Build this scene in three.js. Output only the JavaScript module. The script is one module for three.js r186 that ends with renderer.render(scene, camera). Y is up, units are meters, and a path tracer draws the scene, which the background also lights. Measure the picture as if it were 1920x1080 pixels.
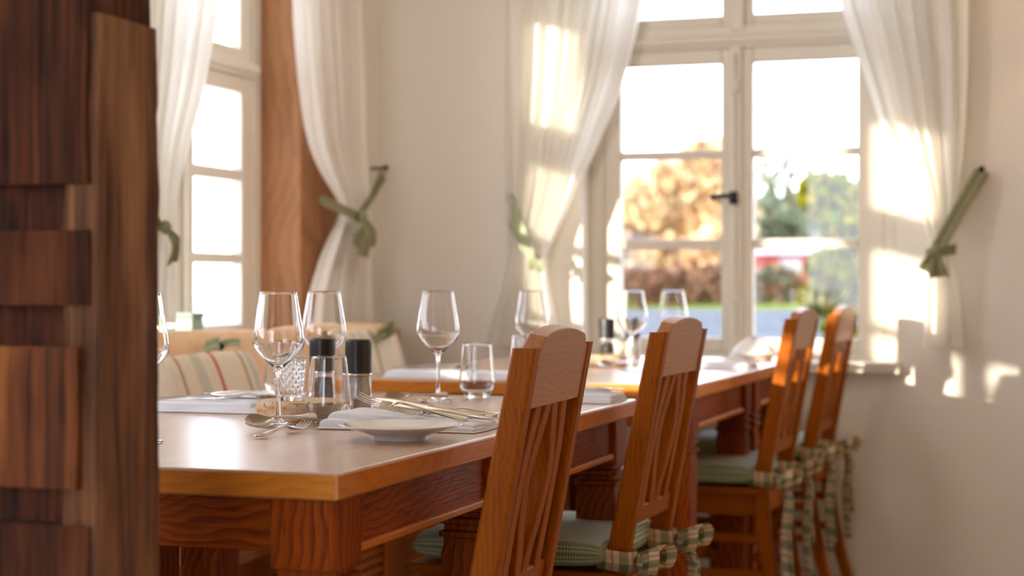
import * as THREE from 'three';
import { RoundedBoxGeometry } from 'three/addons/geometries/RoundedBoxGeometry.js';
import { mergeGeometries, mergeVertices, toCreasedNormals } from 'three/addons/utils/BufferGeometryUtils.js';
import { RectAreaLightUniformsLib } from 'three/addons/lights/RectAreaLightUniformsLib.js';

// ---------- camera, sky, sun, exposure ----------
const scene = new THREE.Scene();
const renderer = new THREE.WebGLRenderer({ antialias: true });
renderer.toneMapping = THREE.LinearToneMapping;
renderer.toneMappingExposure = 2.6;
renderer.shadowMap.enabled = true;
RectAreaLightUniformsLib.init();
const EYE = 1.0;
const camera = new THREE.PerspectiveCamera(2 * Math.atan(540 / 3200) * 180 / Math.PI, 1920 / 1080, 0.05, 400);
camera.position.set(0, EYE, 0);
camera.rotation.set(0, THREE.MathUtils.degToRad(18.5), 0);
camera.focus = 2.75;
camera.userData.fStop = 3.4;
scene.add(camera);

{ // pale hazy autumn sky, brighter at the horizon, the same all round
  const W = 64, H = 128, d = new Float32Array(W * H * 4);
  for (let y = 0; y < H; y++) for (let x = 0; x < W; x++) {
    const el = Math.max(0, ((y + 0.5) / H - 0.5) * 2), k = Math.pow(el, 0.55), i = (y * W + x) * 4;
    d[i] = 1.0 - 0.5 * k; d[i + 1] = 1.03 - 0.36 * k; d[i + 2] = 1.08 - 0.06 * k; d[i + 3] = 1;
  }
  const t = new THREE.DataTexture(d, W, H, THREE.RGBAFormat, THREE.FloatType);
  t.mapping = THREE.EquirectangularReflectionMapping; t.magFilter = THREE.LinearFilter; t.minFilter = THREE.LinearFilter; t.needsUpdate = true;
  scene.background = t; scene.backgroundIntensity = 2.5;
}
const SUN_M = 1.6, SUN_K = 0.26;                  // the sun's rays run (1, -SUN_K, -SUN_M)
const sun = new THREE.DirectionalLight(new THREE.Color().setRGB(1, 0.9, 0.74), 4.5);
sun.position.set(-20, 20 * SUN_K + 1, 20 * SUN_M - 4); sun.target.position.set(0, 1, -4);
sun.castShadow = true; sun.shadow.radius = 1.4;
sun.shadow.mapSize.set(2048, 2048);
Object.assign(sun.shadow.camera, { left: -9, right: 9, top: 9, bottom: -9, near: 1, far: 90 });
scene.add(sun, sun.target);

// ---------- random, noise, textures ----------
let seed = 12345;
const rnd = () => { seed |= 0; seed = seed + 0x6D2B79F5 | 0; let t = Math.imul(seed ^ seed >>> 15, 1 | seed); t = t + Math.imul(t ^ t >>> 7, 61 | t) ^ t; return ((t ^ t >>> 14) >>> 0) / 4294967296; };
const rr = (a, b) => a + (b - a) * rnd();
const hash = (x, y, s) => { let h = Math.imul(x, 374761393) + Math.imul(y, 668265263) + Math.imul(s, 1274126177); h = Math.imul(h ^ h >>> 13, 1274126177); return ((h ^ h >>> 16) >>> 0) / 4294967296; };
function vn(x, y, px, py, s) { // periodic value noise
  const x0 = Math.floor(x), y0 = Math.floor(y), fx = x - x0, fy = y - y0, m = (a, p) => ((a % p) + p) % p;
  const u = fx * fx * (3 - 2 * fx), v = fy * fy * (3 - 2 * fy);
  const a = hash(m(x0, px), m(y0, py), s), b = hash(m(x0 + 1, px), m(y0, py), s), c = hash(m(x0, px), m(y0 + 1, py), s), d = hash(m(x0 + 1, px), m(y0 + 1, py), s);
  return a + (b - a) * u + (c - a) * v + (a - b - c + d) * u * v;
}
const fbm = (u, v, fx, fy, s, n = 3) => { let r = 0, a = 0.5, t = 0; for (let i = 0; i < n; i++) { r += a * vn(u * fx, v * fy, fx, fy, s + i); t += a; a *= 0.5; fx *= 2; fy *= 2; } return r / t; };
function tex(W, H, fn, srgb = true) {
  const d = new Uint8Array(W * H * 4);
  for (let y = 0; y < H; y++) for (let x = 0; x < W; x++) {
    const c = fn((x + 0.5) / W, (y + 0.5) / H), i = (y * W + x) * 4;
    for (let k = 0; k < 3; k++) d[i + k] = Math.max(0, Math.min(255, Math.round(255 * (Array.isArray(c) ? c[k] : c))));
    d[i + 3] = 255;
  }
  const t = new THREE.DataTexture(d, W, H);
  t.wrapS = t.wrapT = THREE.RepeatWrapping; t.magFilter = THREE.LinearFilter; t.minFilter = THREE.LinearMipmapLinearFilter; t.generateMipmaps = true;
  if (srgb) t.colorSpace = THREE.SRGBColorSpace;
  t.needsUpdate = true; return t;
}
const mix3 = (a, b, k) => [a[0] + (b[0] - a[0]) * k, a[1] + (b[1] - a[1]) * k, a[2] + (b[2] - a[2]) * k];
const rgb = (r, g, b) => [r / 255, g / 255, b / 255];
const cl = (x) => Math.max(0, Math.min(1, x));
// u runs along the grain; one repeat is 1.2 m by 0.4 m
function woodTex(light, dark, rings, warp, s, contrast) {
  return tex(1024, 512, (u, v) => {
    const w = warp * (fbm(u, v, 2, 2, s, 2) - 0.5) + 0.12 * (fbm(u, v, 20, 8, s + 9, 2) - 0.5);
    let r = (v * rings + w * rings * 0.6); r = r - Math.floor(r);
    const ring = Math.pow(r, 2.2) * (1 - Math.pow(r, 12));
    const pore = Math.pow(vn(u * 40, v * 220, 40, 220, s + 4), 4), fine = vn(u * 24, v * 360, 24, 360, s + 5), tone = fbm(u, v, 2, 5, s + 6, 3);
    return mix3(light, dark, cl(contrast * (0.75 * ring + 0.5 * pore + 0.28 * fine) + 0.55 * (tone - 0.45)));
  });
}
const T = {
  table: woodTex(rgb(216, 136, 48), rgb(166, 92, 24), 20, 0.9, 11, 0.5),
  top: woodTex(rgb(202, 156, 118), rgb(158, 114, 82), 20, 0.9, 11, 0.5),  // the table wood made paler; reflected window light is put into the colour
  crest: woodTex(rgb(186, 130, 90), rgb(140, 90, 58), 30, 0.5, 41, 0.5),  // paler, greyer chair wood; the grazing sheen is painted into its colour
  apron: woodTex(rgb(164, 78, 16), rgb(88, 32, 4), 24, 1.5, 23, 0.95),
  chair: woodTex(rgb(168, 90, 12), rgb(106, 50, 5), 34, 0.25, 37, 0.55),
  post: woodTex(rgb(184, 128, 84), rgb(142, 92, 56), 9, 1.2, 51, 0.8),
  floor: woodTex(rgb(172, 144, 112), rgb(128, 100, 74), 6, 1.0, 77, 0.7),
  bench: woodTex(rgb(196, 120, 54), rgb(138, 74, 26), 12, 1.6, 63, 0.7),
};
const M = {};
const bumpOf = (s, fx, fy) => tex(512, 512, (u, v) => 0.6 * fbm(u, v, fx, fy, s, 4) + 0.4 * vn(u * fx * 7, v * fy * 7, fx * 7, fy * 7, s + 8), false);
const std = (o) => new THREE.MeshStandardMaterial(o), phy = (o) => new THREE.MeshPhysicalMaterial(o);
const lin = (r, g, b) => new THREE.Color().setRGB(r / 255, g / 255, b / 255, THREE.SRGBColorSpace);
const grainBump = tex(512, 512, (u, v) => 0.7 * vn(u * 16, v * 170, 16, 170, 71) + 0.3 * vn(u * 30, v * 90, 30, 90, 72), false);
M.table = phy({ map: T.top, bumpMap: grainBump, bumpScale: 0.0005, roughness: 0.36, ior: 2.3, clearcoat: 1, clearcoatRoughness: 0.27 });
M.tableEdge = phy({ map: T.table, specularIntensity: 0.3, bumpMap: grainBump, bumpScale: 0.0003, roughness: 0.38 });
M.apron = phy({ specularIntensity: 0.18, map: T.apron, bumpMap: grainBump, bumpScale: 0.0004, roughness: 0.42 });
M.chair = phy({ specularIntensity: 0.12, map: T.chair, bumpMap: grainBump, bumpScale: 0.0003, roughness: 0.36 });
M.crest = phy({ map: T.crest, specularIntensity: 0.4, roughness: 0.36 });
M.bench = std({ map: T.bench, roughness: 0.5 });
M.postWood = std({ map: T.post, bumpMap: grainBump, bumpScale: 0.003, roughness: 0.6 });
const plasterBump = bumpOf(81, 6, 6);
M.ochre = std({ color: lin(176, 150, 120), roughness: 0.9 });
M.plaster = std({ color: lin(231, 225, 214), bumpMap: plasterBump, bumpScale: 0.004, roughness: 0.92 });
M.ceiling = std({ color: lin(206, 192, 170), roughness: 0.95 });
M.floor = std({ map: T.floor, roughness: 0.45 });
M.paint = phy({ color: lin(212, 203, 187), roughness: 0.42, bumpMap: plasterBump, bumpScale: 0.0008 });  // frame paint in its darker copy; the backlit shade is in the colour
M.cream = phy({ color: lin(234, 228, 214), roughness: 0.42 });  // lit copy of the frame paint; left windows' brightness is in the colour
M.pane = phy({ color: 0xffffff, transmission: 1, thickness: 0, roughness: 0, ior: 1.45 });
M.glass = phy({ color: 0xffffff, transmission: 1, thickness: 0.004, roughness: 0, ior: 1.5 });
M.steel = std({ color: lin(205, 200, 194), metalness: 1, roughness: 0.16 });
M.iron = std({ color: lin(32, 30, 30), metalness: 0.6, roughness: 0.5 });
M.porcelain = phy({ color: lin(238, 236, 230), roughness: 0.12, clearcoat: 0.6, clearcoatRoughness: 0.05 });
M.black = std({ color: lin(30, 29, 31), roughness: 0.38 });
const weave = tex(256, 256, (u, v) => 0.5 + 0.25 * Math.sin(u * 2 * Math.PI * 64) + 0.25 * Math.sin(v * 2 * Math.PI * 64), false);
M.linen = std({ color: lin(232, 233, 238), roughness: 0.95, bumpMap: weave, bumpScale: 0.0004 });
M.curtain = phy({ color: lin(250, 247, 240), roughness: 1, transmission: 0.44, thickness: 0, side: THREE.DoubleSide, bumpMap: weave, bumpScale: 0.0003 });
M.tie = std({ color: lin(140, 138, 104), roughness: 0.95, side: THREE.DoubleSide, bumpMap: weave, bumpScale: 0.0005 });
M.tiePale = std({ color: lin(176, 182, 150), roughness: 0.95, side: THREE.DoubleSide, bumpMap: weave, bumpScale: 0.0005 });
M.cushionTop = std({ color: lin(200, 212, 198), roughness: 0.95, bumpMap: weave, bumpScale: 0.001 });
const ginghamT = tex(128, 128, (u, v) => {
  const a = (u * 4 % 1) < 0.5 ? 1 : 0, b = (v * 4 % 1) < 0.5 ? 1 : 0;
  return mix3(rgb(204, 206, 172), rgb(92, 116, 84), 0.5 * a + 0.5 * b);
});
M.gingham = std({ map: ginghamT, roughness: 0.95, side: THREE.DoubleSide });
const tieT = tex(128, 128, (u, v) => {
  const a = (u * 2 % 1) < 0.36 ? 1 : 0, b = (v * 2 % 1) < 0.42 ? 1 : 0, red = Math.abs((v * 2 % 1) - 0.72) < 0.05 ? 1 : 0;
  let c = mix3(rgb(222, 200, 158), rgb(92, 104, 74), 0.5 * a + 0.5 * b); if (red) c = mix3(c, rgb(176, 74, 52), 0.6); return c;
});
M.checkTie = std({ map: tieT, roughness: 0.95, side: THREE.DoubleSide });
const stripeT = tex(512, 64, (u, v) => { // 0.4 m repeat
  const base = rgb(222, 206, 180), g = 0.06 * (vn(u * 200, v * 40, 200, 40, 91) - 0.5);
  const bands = [[0.10, 0.014, rgb(164, 128, 98)], [0.26, 0.04, rgb(194, 188, 166)], [0.39, 0.013, rgb(182, 70, 58)], [0.60, 0.013, rgb(154, 118, 90)], [0.69, 0.04, rgb(190, 186, 166)], [0.82, 0.013, rgb(162, 124, 96)]];
  let c = base; for (const [p, w, col] of bands) c = mix3(c, col, cl((w - Math.abs(u - p)) / 0.006)); return [c[0] + g, c[1] + g, c[2] + g];
});
M.stripes = std({ map: stripeT, roughness: 0.95 });
M.peach = std({ color: lin(236, 196, 156), roughness: 0.95, bumpMap: weave, bumpScale: 0.0006 });
M.pepper = std({ map: tex(128, 128, (u, v) => mix3(rgb(36, 24, 22), rgb(120, 76, 62), Math.pow(vn(u * 26, v * 26, 26, 26, 101), 2))), roughness: 0.8 });
M.salt = std({ map: tex(128, 128, (u, v) => mix3(rgb(206, 202, 196), rgb(236, 233, 228), vn(u * 40, v * 40, 40, 40, 103))), roughness: 0.8 });
M.sliceTop = std({ map: tex(256, 256, (u, v) => { const r = Math.hypot(u - 0.5, v - 0.5) + 0.02 * fbm(u, v, 5, 5, 107, 2); return mix3(rgb(226, 200, 160), rgb(188, 150, 104), 0.5 + 0.5 * Math.sin(r * 150) * 0.6); }), roughness: 0.7 });
M.bark = std({ map: tex(512, 64, (u, v) => { let c = mix3(rgb(228, 208, 184), rgb(196, 160, 128), fbm(u, v, 18, 3, 111, 3)); const k = fbm(u, v, 40, 4, 113, 2); if (k > 0.7) c = mix3(c, rgb(120, 84, 58), cl((k - 0.7) * 8)); const o = fbm(u, v, 10, 2, 119, 2); if (o > 0.66) c = mix3(c, rgb(196, 140, 72), cl((o - 0.66) * 6)); return c; }), roughness: 0.85 });
const timberT = tex(1024, 512, (u, v) => { // 1 m by 0.3 m, rough-sawn old oak
  const n = fbm(u, v, 6, 14, 121, 4), st = vn(u * 7, v * 60, 7, 60, 123), cr = Math.pow(fbm(u, v, 4, 36, 127, 3), 3), blot = fbm(u, v, 5, 4, 129, 3);
  let c = mix3(rgb(150, 100, 62), rgb(76, 44, 24), cl(0.2 + 1.2 * (n - 0.35) + 0.35 * (st - 0.5) + 1.2 * cr));
  c = mix3(c, rgb(170, 126, 88), cl((blot - 0.55) * 3)); c = mix3(c, rgb(34, 19, 12), cl((0.36 - blot) * 5)); return c;
});
const timberB = tex(512, 512, (u, v) => 0.5 * vn(u * 5, v * 60, 5, 60, 131) + 0.5 * fbm(u, v, 5, 18, 133, 4), false);
M.timber = std({ map: timberT, bumpMap: timberB, bumpScale: 0.012, roughness: 0.85 });
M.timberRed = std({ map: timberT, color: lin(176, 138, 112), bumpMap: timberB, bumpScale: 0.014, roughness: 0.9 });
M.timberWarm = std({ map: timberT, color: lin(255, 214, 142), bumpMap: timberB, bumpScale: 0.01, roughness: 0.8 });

// ---------- object helpers ----------
const used = new Map();
const numbered = (n) => { const k = used.get(n) ?? 0; used.set(n, k + 1); return k ? n + '_' + String(k).padStart(3, '0') : n; };
const shade = (o) => { o.castShadow = o.receiveShadow = true; return o; };
function part(name, geo, mat, parent) { const m = shade(new THREE.Mesh(geo, mat)); m.name = name; parent.add(m); return m; }
function tag(o, label, category, group) { Object.assign(o.userData, { label, category }); if (group) o.userData.group = group; return o; }
function thing(name, label, category, [x, y, z] = [0, 0, 0], turn = 0, group) {
  const g = new THREE.Group(); g.name = numbered(name); g.position.set(x, y, z); g.rotation.y = turn; scene.add(g); return tag(g, label, category, group);
}
function meshThing(name, geo, mat, label, category, pos = [0, 0, 0], turn = 0, group) {
  const m = shade(new THREE.Mesh(geo, mat)); m.name = numbered(name); m.position.set(...pos); m.rotation.y = turn; scene.add(m); return tag(m, label, category, group);
}
function struct(name, geo, mat) { const m = shade(new THREE.Mesh(geo, mat)); m.name = name; m.userData.kind = 'structure'; scene.add(m); return m; }
function dup(src, label, pos, turn = 0, group) {
  const c = src.clone(); c.name = numbered(src.name.replace(/_\d{3}$/, '')); c.userData = { ...src.userData, label }; if (group) c.userData.group = group;
  c.position.set(...pos); c.rotation.set(0, turn, 0); scene.add(c); return c;
}
// ---------- geometry helpers ----------
const V = (x, y, z) => new THREE.Vector3(x, y, z);
const merge = (l) => { const n = l.map((g) => { const h = g.index ? g.toNonIndexed() : g; for (const k of Object.keys(h.attributes)) if (!['position', 'normal', 'uv'].includes(k)) h.deleteAttribute(k); if (!h.attributes.normal) h.computeVertexNormals(); if (!h.attributes.uv) h.setAttribute('uv', new THREE.BufferAttribute(new Float32Array(h.attributes.position.count * 2), 2)); h.clearGroups?.(); return h; }); return n.length === 1 ? n[0] : mergeGeometries(n); };
function bx(x0, x1, y0, y1, z0, z1, r = 0.003) {
  const w = x1 - x0, h = y1 - y0, d = z1 - z0, rad = Math.min(r, w / 2.2, h / 2.2, d / 2.2);
  const g = r > 0 ? new RoundedBoxGeometry(w, h, d, 1, rad) : new THREE.BoxGeometry(w, h, d);
  g.translate((x0 + x1) / 2, (y0 + y1) / 2, (z0 + z1) / 2); return g;
}
// uv in metres with the grain along an axis ('x','y','z'); su, sv are the size of one repeat
let grainShift = 0;
function grain(geo, axis, su = 1.2, sv = 0.4) {
  const g = geo.index ? geo.toNonIndexed() : geo, p = g.attributes.position, uv = new Float32Array(p.count * 2), A = { x: 0, y: 1, z: 2 }[axis];
  grainShift += 0.377; const ou = grainShift * 1.7, ov = grainShift;
  const a = V(), b = V(), c = V(), n = V();
  for (let i = 0; i < p.count; i += 3) {
    a.fromBufferAttribute(p, i); b.fromBufferAttribute(p, i + 1); c.fromBufferAttribute(p, i + 2);
    n.copy(b).sub(a).cross(c.clone().sub(a));
    const q = [Math.abs(n.x), Math.abs(n.y), Math.abs(n.z)], o = [0, 1, 2].filter((k) => k !== A);
    const end = q[A] > q[o[0]] && q[A] > q[o[1]], side = q[o[0]] > q[o[1]] ? o[1] : o[0];
    [a, b, c].forEach((v, k) => {
      const e = [v.x, v.y, v.z];
      uv[(i + k) * 2] = (end ? e[o[0]] * 0.15 : e[A]) / su + ou; uv[(i + k) * 2 + 1] = (end ? e[o[1]] : e[side]) / sv + ov + (side === o[0] ? 0.31 : 0);
    });
  }
  g.setAttribute('uv', new THREE.BufferAttribute(uv, 2)); return g;
}
function flatUV(geo, s = 1) { // box mapped uv, s metres per repeat
  const g = geo.index ? geo.toNonIndexed() : geo, p = g.attributes.position, uv = new Float32Array(p.count * 2), a = V(), b = V(), c = V(), n = V();
  for (let i = 0; i < p.count; i += 3) {
    a.fromBufferAttribute(p, i); b.fromBufferAttribute(p, i + 1); c.fromBufferAttribute(p, i + 2); n.copy(b).sub(a).cross(c.clone().sub(a));
    const q = [Math.abs(n.x), Math.abs(n.y), Math.abs(n.z)];
    [a, b, c].forEach((v, k) => { const [s0, t0] = q[0] >= q[1] && q[0] >= q[2] ? [v.z, v.y] : q[1] >= q[2] ? [v.x, v.z] : [v.x, v.y]; uv[(i + k) * 2] = s0 / s; uv[(i + k) * 2 + 1] = t0 / s; });
  }
  g.setAttribute('uv', new THREE.BufferAttribute(uv, 2)); return g;
}
// loft of chamfered rectangles: stations {c, hx, hz, ch}; cross-sections lie in the plane of ax and az
function loft(stations, ax = V(1, 0, 0), az = V(0, 0, 1)) {
  const rings = stations.map(({ c, hx, hz, ch = 0.003 }) => [[hx - ch, hz], [hx, hz - ch], [hx, -hz + ch], [hx - ch, -hz], [-hx + ch, -hz], [-hx, -hz + ch], [-hx, hz - ch], [-hx + ch, hz]].map(([u, v]) => c.clone().addScaledVector(ax, u).addScaledVector(az, v)));
  const pos = [], tri = (a, b, c) => pos.push(a.x, a.y, a.z, b.x, b.y, b.z, c.x, c.y, c.z);
  const dir = stations[stations.length - 1].c.clone().sub(stations[0].c), flip = dir.dot(ax.clone().cross(az)) > 0;
  const T3 = flip ? (a, b, c) => tri(a, c, b) : tri;
  for (let i = 0; i + 1 < rings.length; i++) for (let k = 0; k < 8; k++) {
    const a = rings[i][k], b = rings[i][(k + 1) % 8], c = rings[i + 1][(k + 1) % 8], d = rings[i + 1][k];
    T3(a, c, b); T3(a, d, c);
  }
  const f = rings[0], l = rings[rings.length - 1];
  for (let k = 1; k < 7; k++) { T3(f[0], f[k], f[k + 1]); T3(l[0], l[k + 1], l[k]); }
  const g = new THREE.BufferGeometry(); g.setAttribute('position', new THREE.Float32BufferAttribute(pos, 3)); g.computeVertexNormals();
  return toCreasedNormals(g, 0.5);
}
function sheet(nu, nv, fn, uvf = (u, v) => [u, v]) { // open surface
  const pos = [], uv = [], idx = [];
  for (let j = 0; j <= nv; j++) for (let i = 0; i <= nu; i++) { const p = fn(i / nu, j / nv); pos.push(p.x, p.y, p.z); uv.push(...uvf(i / nu, j / nv)); }
  for (let j = 0; j < nv; j++) for (let i = 0; i < nu; i++) { const a = j * (nu + 1) + i; idx.push(a, a + 1, a + nu + 2, a, a + nu + 2, a + nu + 1); }
  const g = new THREE.BufferGeometry(); g.setAttribute('position', new THREE.Float32BufferAttribute(pos, 3)); g.setAttribute('uv', new THREE.Float32BufferAttribute(uv, 2)); g.setIndex(idx); g.computeVertexNormals(); return g;
}
// a closed pillow, w by h, t thick, lying in the xy plane; edges fall off with a rounded profile
function pillow(w, h, t, { nx = 28, ny = 22, corner = 0.12, power = 0.38, dent = null, repeat = 0.4 } = {}) {
  const prof = (u, v) => Math.pow(Math.max(0, (1 - Math.pow(Math.abs(u), 6)) * (1 - Math.pow(Math.abs(v), 6))), power);
  const make = (s) => sheet(nx, ny, (i, j) => {
    let u = (i * 2 - 1), v = (j * 2 - 1); u = Math.sin(u * Math.PI / 2) * 0.6 + u * 0.4; v = Math.sin(v * Math.PI / 2) * 0.6 + v * 0.4;
    const k = 1 - corner * u * u * v * v; let z = s * t / 2 * prof(u, v); if (dent) z *= dent(u, v);
    return V(u * w / 2 * k, v * h / 2 * k, z);
  }, (i, j) => [i * w / repeat, j * h / repeat]);
  const a = make(1), b = make(-1), ix = b.index.array; for (let i = 0; i < ix.length; i += 3) { const q = ix[i]; ix[i] = ix[i + 1]; ix[i + 1] = q; } b.computeVertexNormals();
  return merge([a, b]);
}
function lathe(pts, seg = 48) { return new THREE.LatheGeometry(pts.map(([r, y]) => new THREE.Vector2(r, y)), seg); }
// smooth a profile through points
function smooth(pts, n = 6) { const c = new THREE.CatmullRomCurve3(pts.map(([r, y]) => V(r, y, 0)), false, 'centripetal'); return c.getPoints((pts.length - 1) * n).map((p) => [Math.max(0, p.x), p.y]); }
function tube(pts, r, seg = 24, rad = 8) { return new THREE.TubeGeometry(new THREE.CatmullRomCurve3(pts), seg, r, rad); }
// a fabric ribbon along a curve; wide along w
function ribbon(pts, width, w, { seg = 20, taper = null, fold = 0, n = V(0, 0, 1), repeat = 0.085 } = {}) {
  const c = new THREE.CatmullRomCurve3(pts), L = c.getLength(), wd = w.clone().normalize(), across = Math.max(2, fold ? 8 : 2);
  return sheet(across, seg, (u, v) => {
    const p = c.getPoint(v), k = (u - 0.5) * width * (taper ? taper(v) : 1);
    return p.addScaledVector(wd, k).addScaledVector(n, fold * Math.sin(u * Math.PI * 3));
  }, (u, v) => [u * width / repeat, v * L / repeat]);
}

// ---------- the room ----------
const XL = -2.52, XR = 2.4, ZB = -5.97, ZF = 3.0, HT = 2.6, TH = 0.32;
function wallBoxes(u0, u1, y0, y1, holes, make) {
  const us = [...new Set([u0, u1, ...holes.flatMap((h) => [h[0], h[1]])])].sort((a, b) => a - b), ys = [...new Set([y0, y1, ...holes.flatMap((h) => [h[2], h[3]])])].sort((a, b) => a - b), out = [];
  for (let i = 0; i + 1 < us.length; i++) for (let j = 0; j + 1 < ys.length; j++) {
    const cu = (us[i] + us[i + 1]) / 2, cy = (ys[j] + ys[j + 1]) / 2;
    if (holes.some((h) => cu > h[0] && cu < h[1] && cy > h[2] && cy < h[3])) continue;
    out.push(make(us[i], us[i + 1], ys[j], ys[j + 1]));
  }
  return flatUV(merge(out), 1.6);
}
const WA = [-5.245, -4.2, 0.80, 2.26], WP = [-5.587, -5.245, 0, HT], WB = [-3.78, -2.2, 0.98, 2.26], WC = [-2.2, -1.1, 1.10, 1.38], WD = [1.05, 2.9, 0.4, 2.4];
const W1 = [-1.73, -0.605, 0.74, 2.36], W5 = [0.35, 1.9, 0.74, 2.36];
struct('wall_left', wallBoxes(ZB - TH, ZF + TH, 0, HT, [WA, WP, WB, WC, WD], (a, b, c, d) => bx(XL - 0.2, XL, c, d, a, b, 0)), M.plaster);
struct('wall_back', wallBoxes(XL, XR, 0, HT, [W1, W5], (a, b, c, d) => bx(a, b, c, d, ZB - TH, ZB, 0)), M.plaster);
struct('wall_right', flatUV(bx(XR, XR + TH, 0, HT, ZB - TH, ZF + TH, 0), 1.6), M.ochre);
const WF = [-2.4, 0.2, 0.2, 2.45];
struct('wall_front', wallBoxes(XL, XR, 0, HT, [WF], (a, b, c, d) => bx(a, b, c, d, ZF, ZF + TH, 0)), M.ochre);
struct('floor', grain(bx(XL - TH, XR + TH, -0.12, 0, ZB - TH, ZF + TH, 0), 'z', 1.4, 0.6), M.floor);
struct('ceiling', bx(XL - TH, XR + TH, HT, HT + 0.15, ZB - TH, ZF + TH, 0), M.ceiling);

// windows: built in the plane u (along the wall), y, w (into the room); place() maps them to the wall
function windowUnit(name, place, turnBox, u0, u1, y0, y1, spec) {
  const root = new THREE.Group(); root.name = name; root.userData.kind = 'structure'; scene.add(root);
  const B = (a, b, c, d, e, f, r = 0.004) => place(a, b, c, d, e, f, r);
  const P = (nm, list, mat, par) => part(nm, flatUV(merge(list), 0.5), mat, par);
  const { mid, tr0, tr1, panes, head } = spec, paint = spec.paint ?? M.paint;
  const fr = 0.055;
  P('frame', [B(u0, u0 + fr, y0, y1, -0.03, 0.045), B(u1 - fr, u1, y0, y1, -0.03, 0.045), B(u0 + fr, u1 - fr, y1 - fr, y1, -0.03, 0.045), B(u0 + fr, u1 - fr, y0, y0 + 0.03, -0.03, 0.045)], paint, root);
  P('transom', [B(u0 + fr, u1 - fr, tr0 + 0.055, tr1 - 0.04, -0.03, 0.055), B(u0 + fr, u1 - fr, tr0 + 0.07, tr0 + 0.095, 0.055, 0.075, 0.008)], paint, root);
  const sides = [[u0 + fr, mid - 0.004], [mid + 0.004, u1 - fr]];
  for (const [i, [a, b]] of sides.entries()) {
    const st = spec.stile, ins = i === 0 ? spec.insetL : spec.insetR;   // ins: the glass edges
    const c = P('casement', [B(a, ins[0], y0 + 0.03, tr0 + 0.055, 0, 0.04), B(ins[1], b, y0 + 0.03, tr0 + 0.055, 0, 0.04), B(ins[0], ins[1], y0 + 0.03, panes[panes.length - 1][0], 0, 0.04), B(ins[0], ins[1], panes[0][1], tr0 + 0.055, 0, 0.04)], paint, root);
    for (let k = 0; k + 1 < panes.length; k++) P('glazing_bar', [B(ins[0], ins[1], panes[k + 1][1], panes[k][0], 0.004, 0.034, 0.006)], paint, c);
    for (const [pa, pb] of panes) P('pane', [B(ins[0] - 0.004, ins[1] + 0.004, pa - 0.004, pb + 0.004, 0.012, 0.0125, 0)], M.pane, c);
    const up = P('top_light', [B(a, ins[0], tr1 - 0.04, y1 - fr, 0, 0.036), B(ins[1], b, tr1 - 0.04, y1 - fr, 0, 0.036), B(ins[0], ins[1], tr1 - 0.04, tr1, 0, 0.036), B(ins[0], ins[1], head, y1 - fr, 0, 0.036)], paint, root);
    P('pane', [B(ins[0] - 0.004, ins[1] + 0.004, tr1 - 0.004, head + 0.004, 0.012, 0.0125, 0)], M.pane, up);
  }
  P('centre_post', [B(mid - 0.024, mid + 0.018, y0 + 0.03, tr0 + 0.06, 0.04, 0.062, 0.006), B(mid - 0.026, mid + 0.026, tr1 - 0.06, y1 - fr, 0.036, 0.06, 0.006)], paint, root);
  return root;
}
const onBack = (z) => (a, b, c, d, e, f, r) => bx(a, b, c, d, z + e, z + f, r);
const onLeft = (x) => (a, b, c, d, e, f, r) => bx(x + e, x + f, c, d, a, b, r);
const ZG = -6.12, XG = -2.70;
const win1 = windowUnit('window_1', onBack(ZG), null, ...W1, { mid: -1.178, tr0: 1.81, tr1: 1.985, head: 2.28, stile: 0.05, insetL: [-1.612, -1.238], insetR: [-1.122, -0.752], panes: [[1.50, 1.81], [1.177, 1.468], [0.82, 1.14]] });
{ // espagnolette rod with its black handle
  const bolt = part('bolt_rod', merge([new THREE.CylinderGeometry(0.007, 0.007, 1.02, 10).translate(-1.186, 1.33, ZG + 0.075), bx(-1.2, -1.172, 1.7, 1.75, ZG + 0.062, ZG + 0.085), bx(-1.2, -1.172, 0.95, 0.99, ZG + 0.062, ZG + 0.085)]), M.paint, win1);
  part('handle', merge([tube([V(-1.186, 1.325, ZG + 0.085), V(-1.2, 1.327, ZG + 0.115), V(-1.225, 1.328, ZG + 0.118), V(-1.25, 1.325, ZG + 0.112)], 0.008, 12), new THREE.SphereGeometry(0.0115, 12, 8).translate(-1.252, 1.325, ZG + 0.112), bx(-1.2, -1.172, 1.3, 1.345, ZG + 0.062, ZG + 0.092)]), M.iron, bolt);
}
const specL = (w) => { const m = (w[0] + w[1]) / 2 - 0.005; return { paint: M.cream, mid: m, tr0: 1.65, tr1: 1.80, head: 2.17, stile: 0.05, insetL: [w[0] + 0.135, m - 0.06], insetR: [m + 0.06, w[1] - 0.135], panes: [[1.395, 1.65], [1.115, 1.355], [Math.max(0.87, w[2] + 0.08), 1.08]] }; };
windowUnit('window_2', onLeft(XG), null, ...WA, specL(WA));
windowUnit('window_3', onLeft(XG), null, ...WB, { ...specL(WB), insetR: [-2.93, -2.25], head: 2.09 });
windowUnit('window_4', onBack(ZG), null, ...W5, { mid: 1.125, tr0: 1.81, tr1: 1.985, head: 2.28, stile: 0.05, insetL: [0.46, 1.07], insetR: [1.18, 1.79], panes: [[1.50, 1.81], [1.177, 1.468], [0.82, 1.14]] });  // unseen window, added to give the right-facing chair sides their sheen
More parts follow.
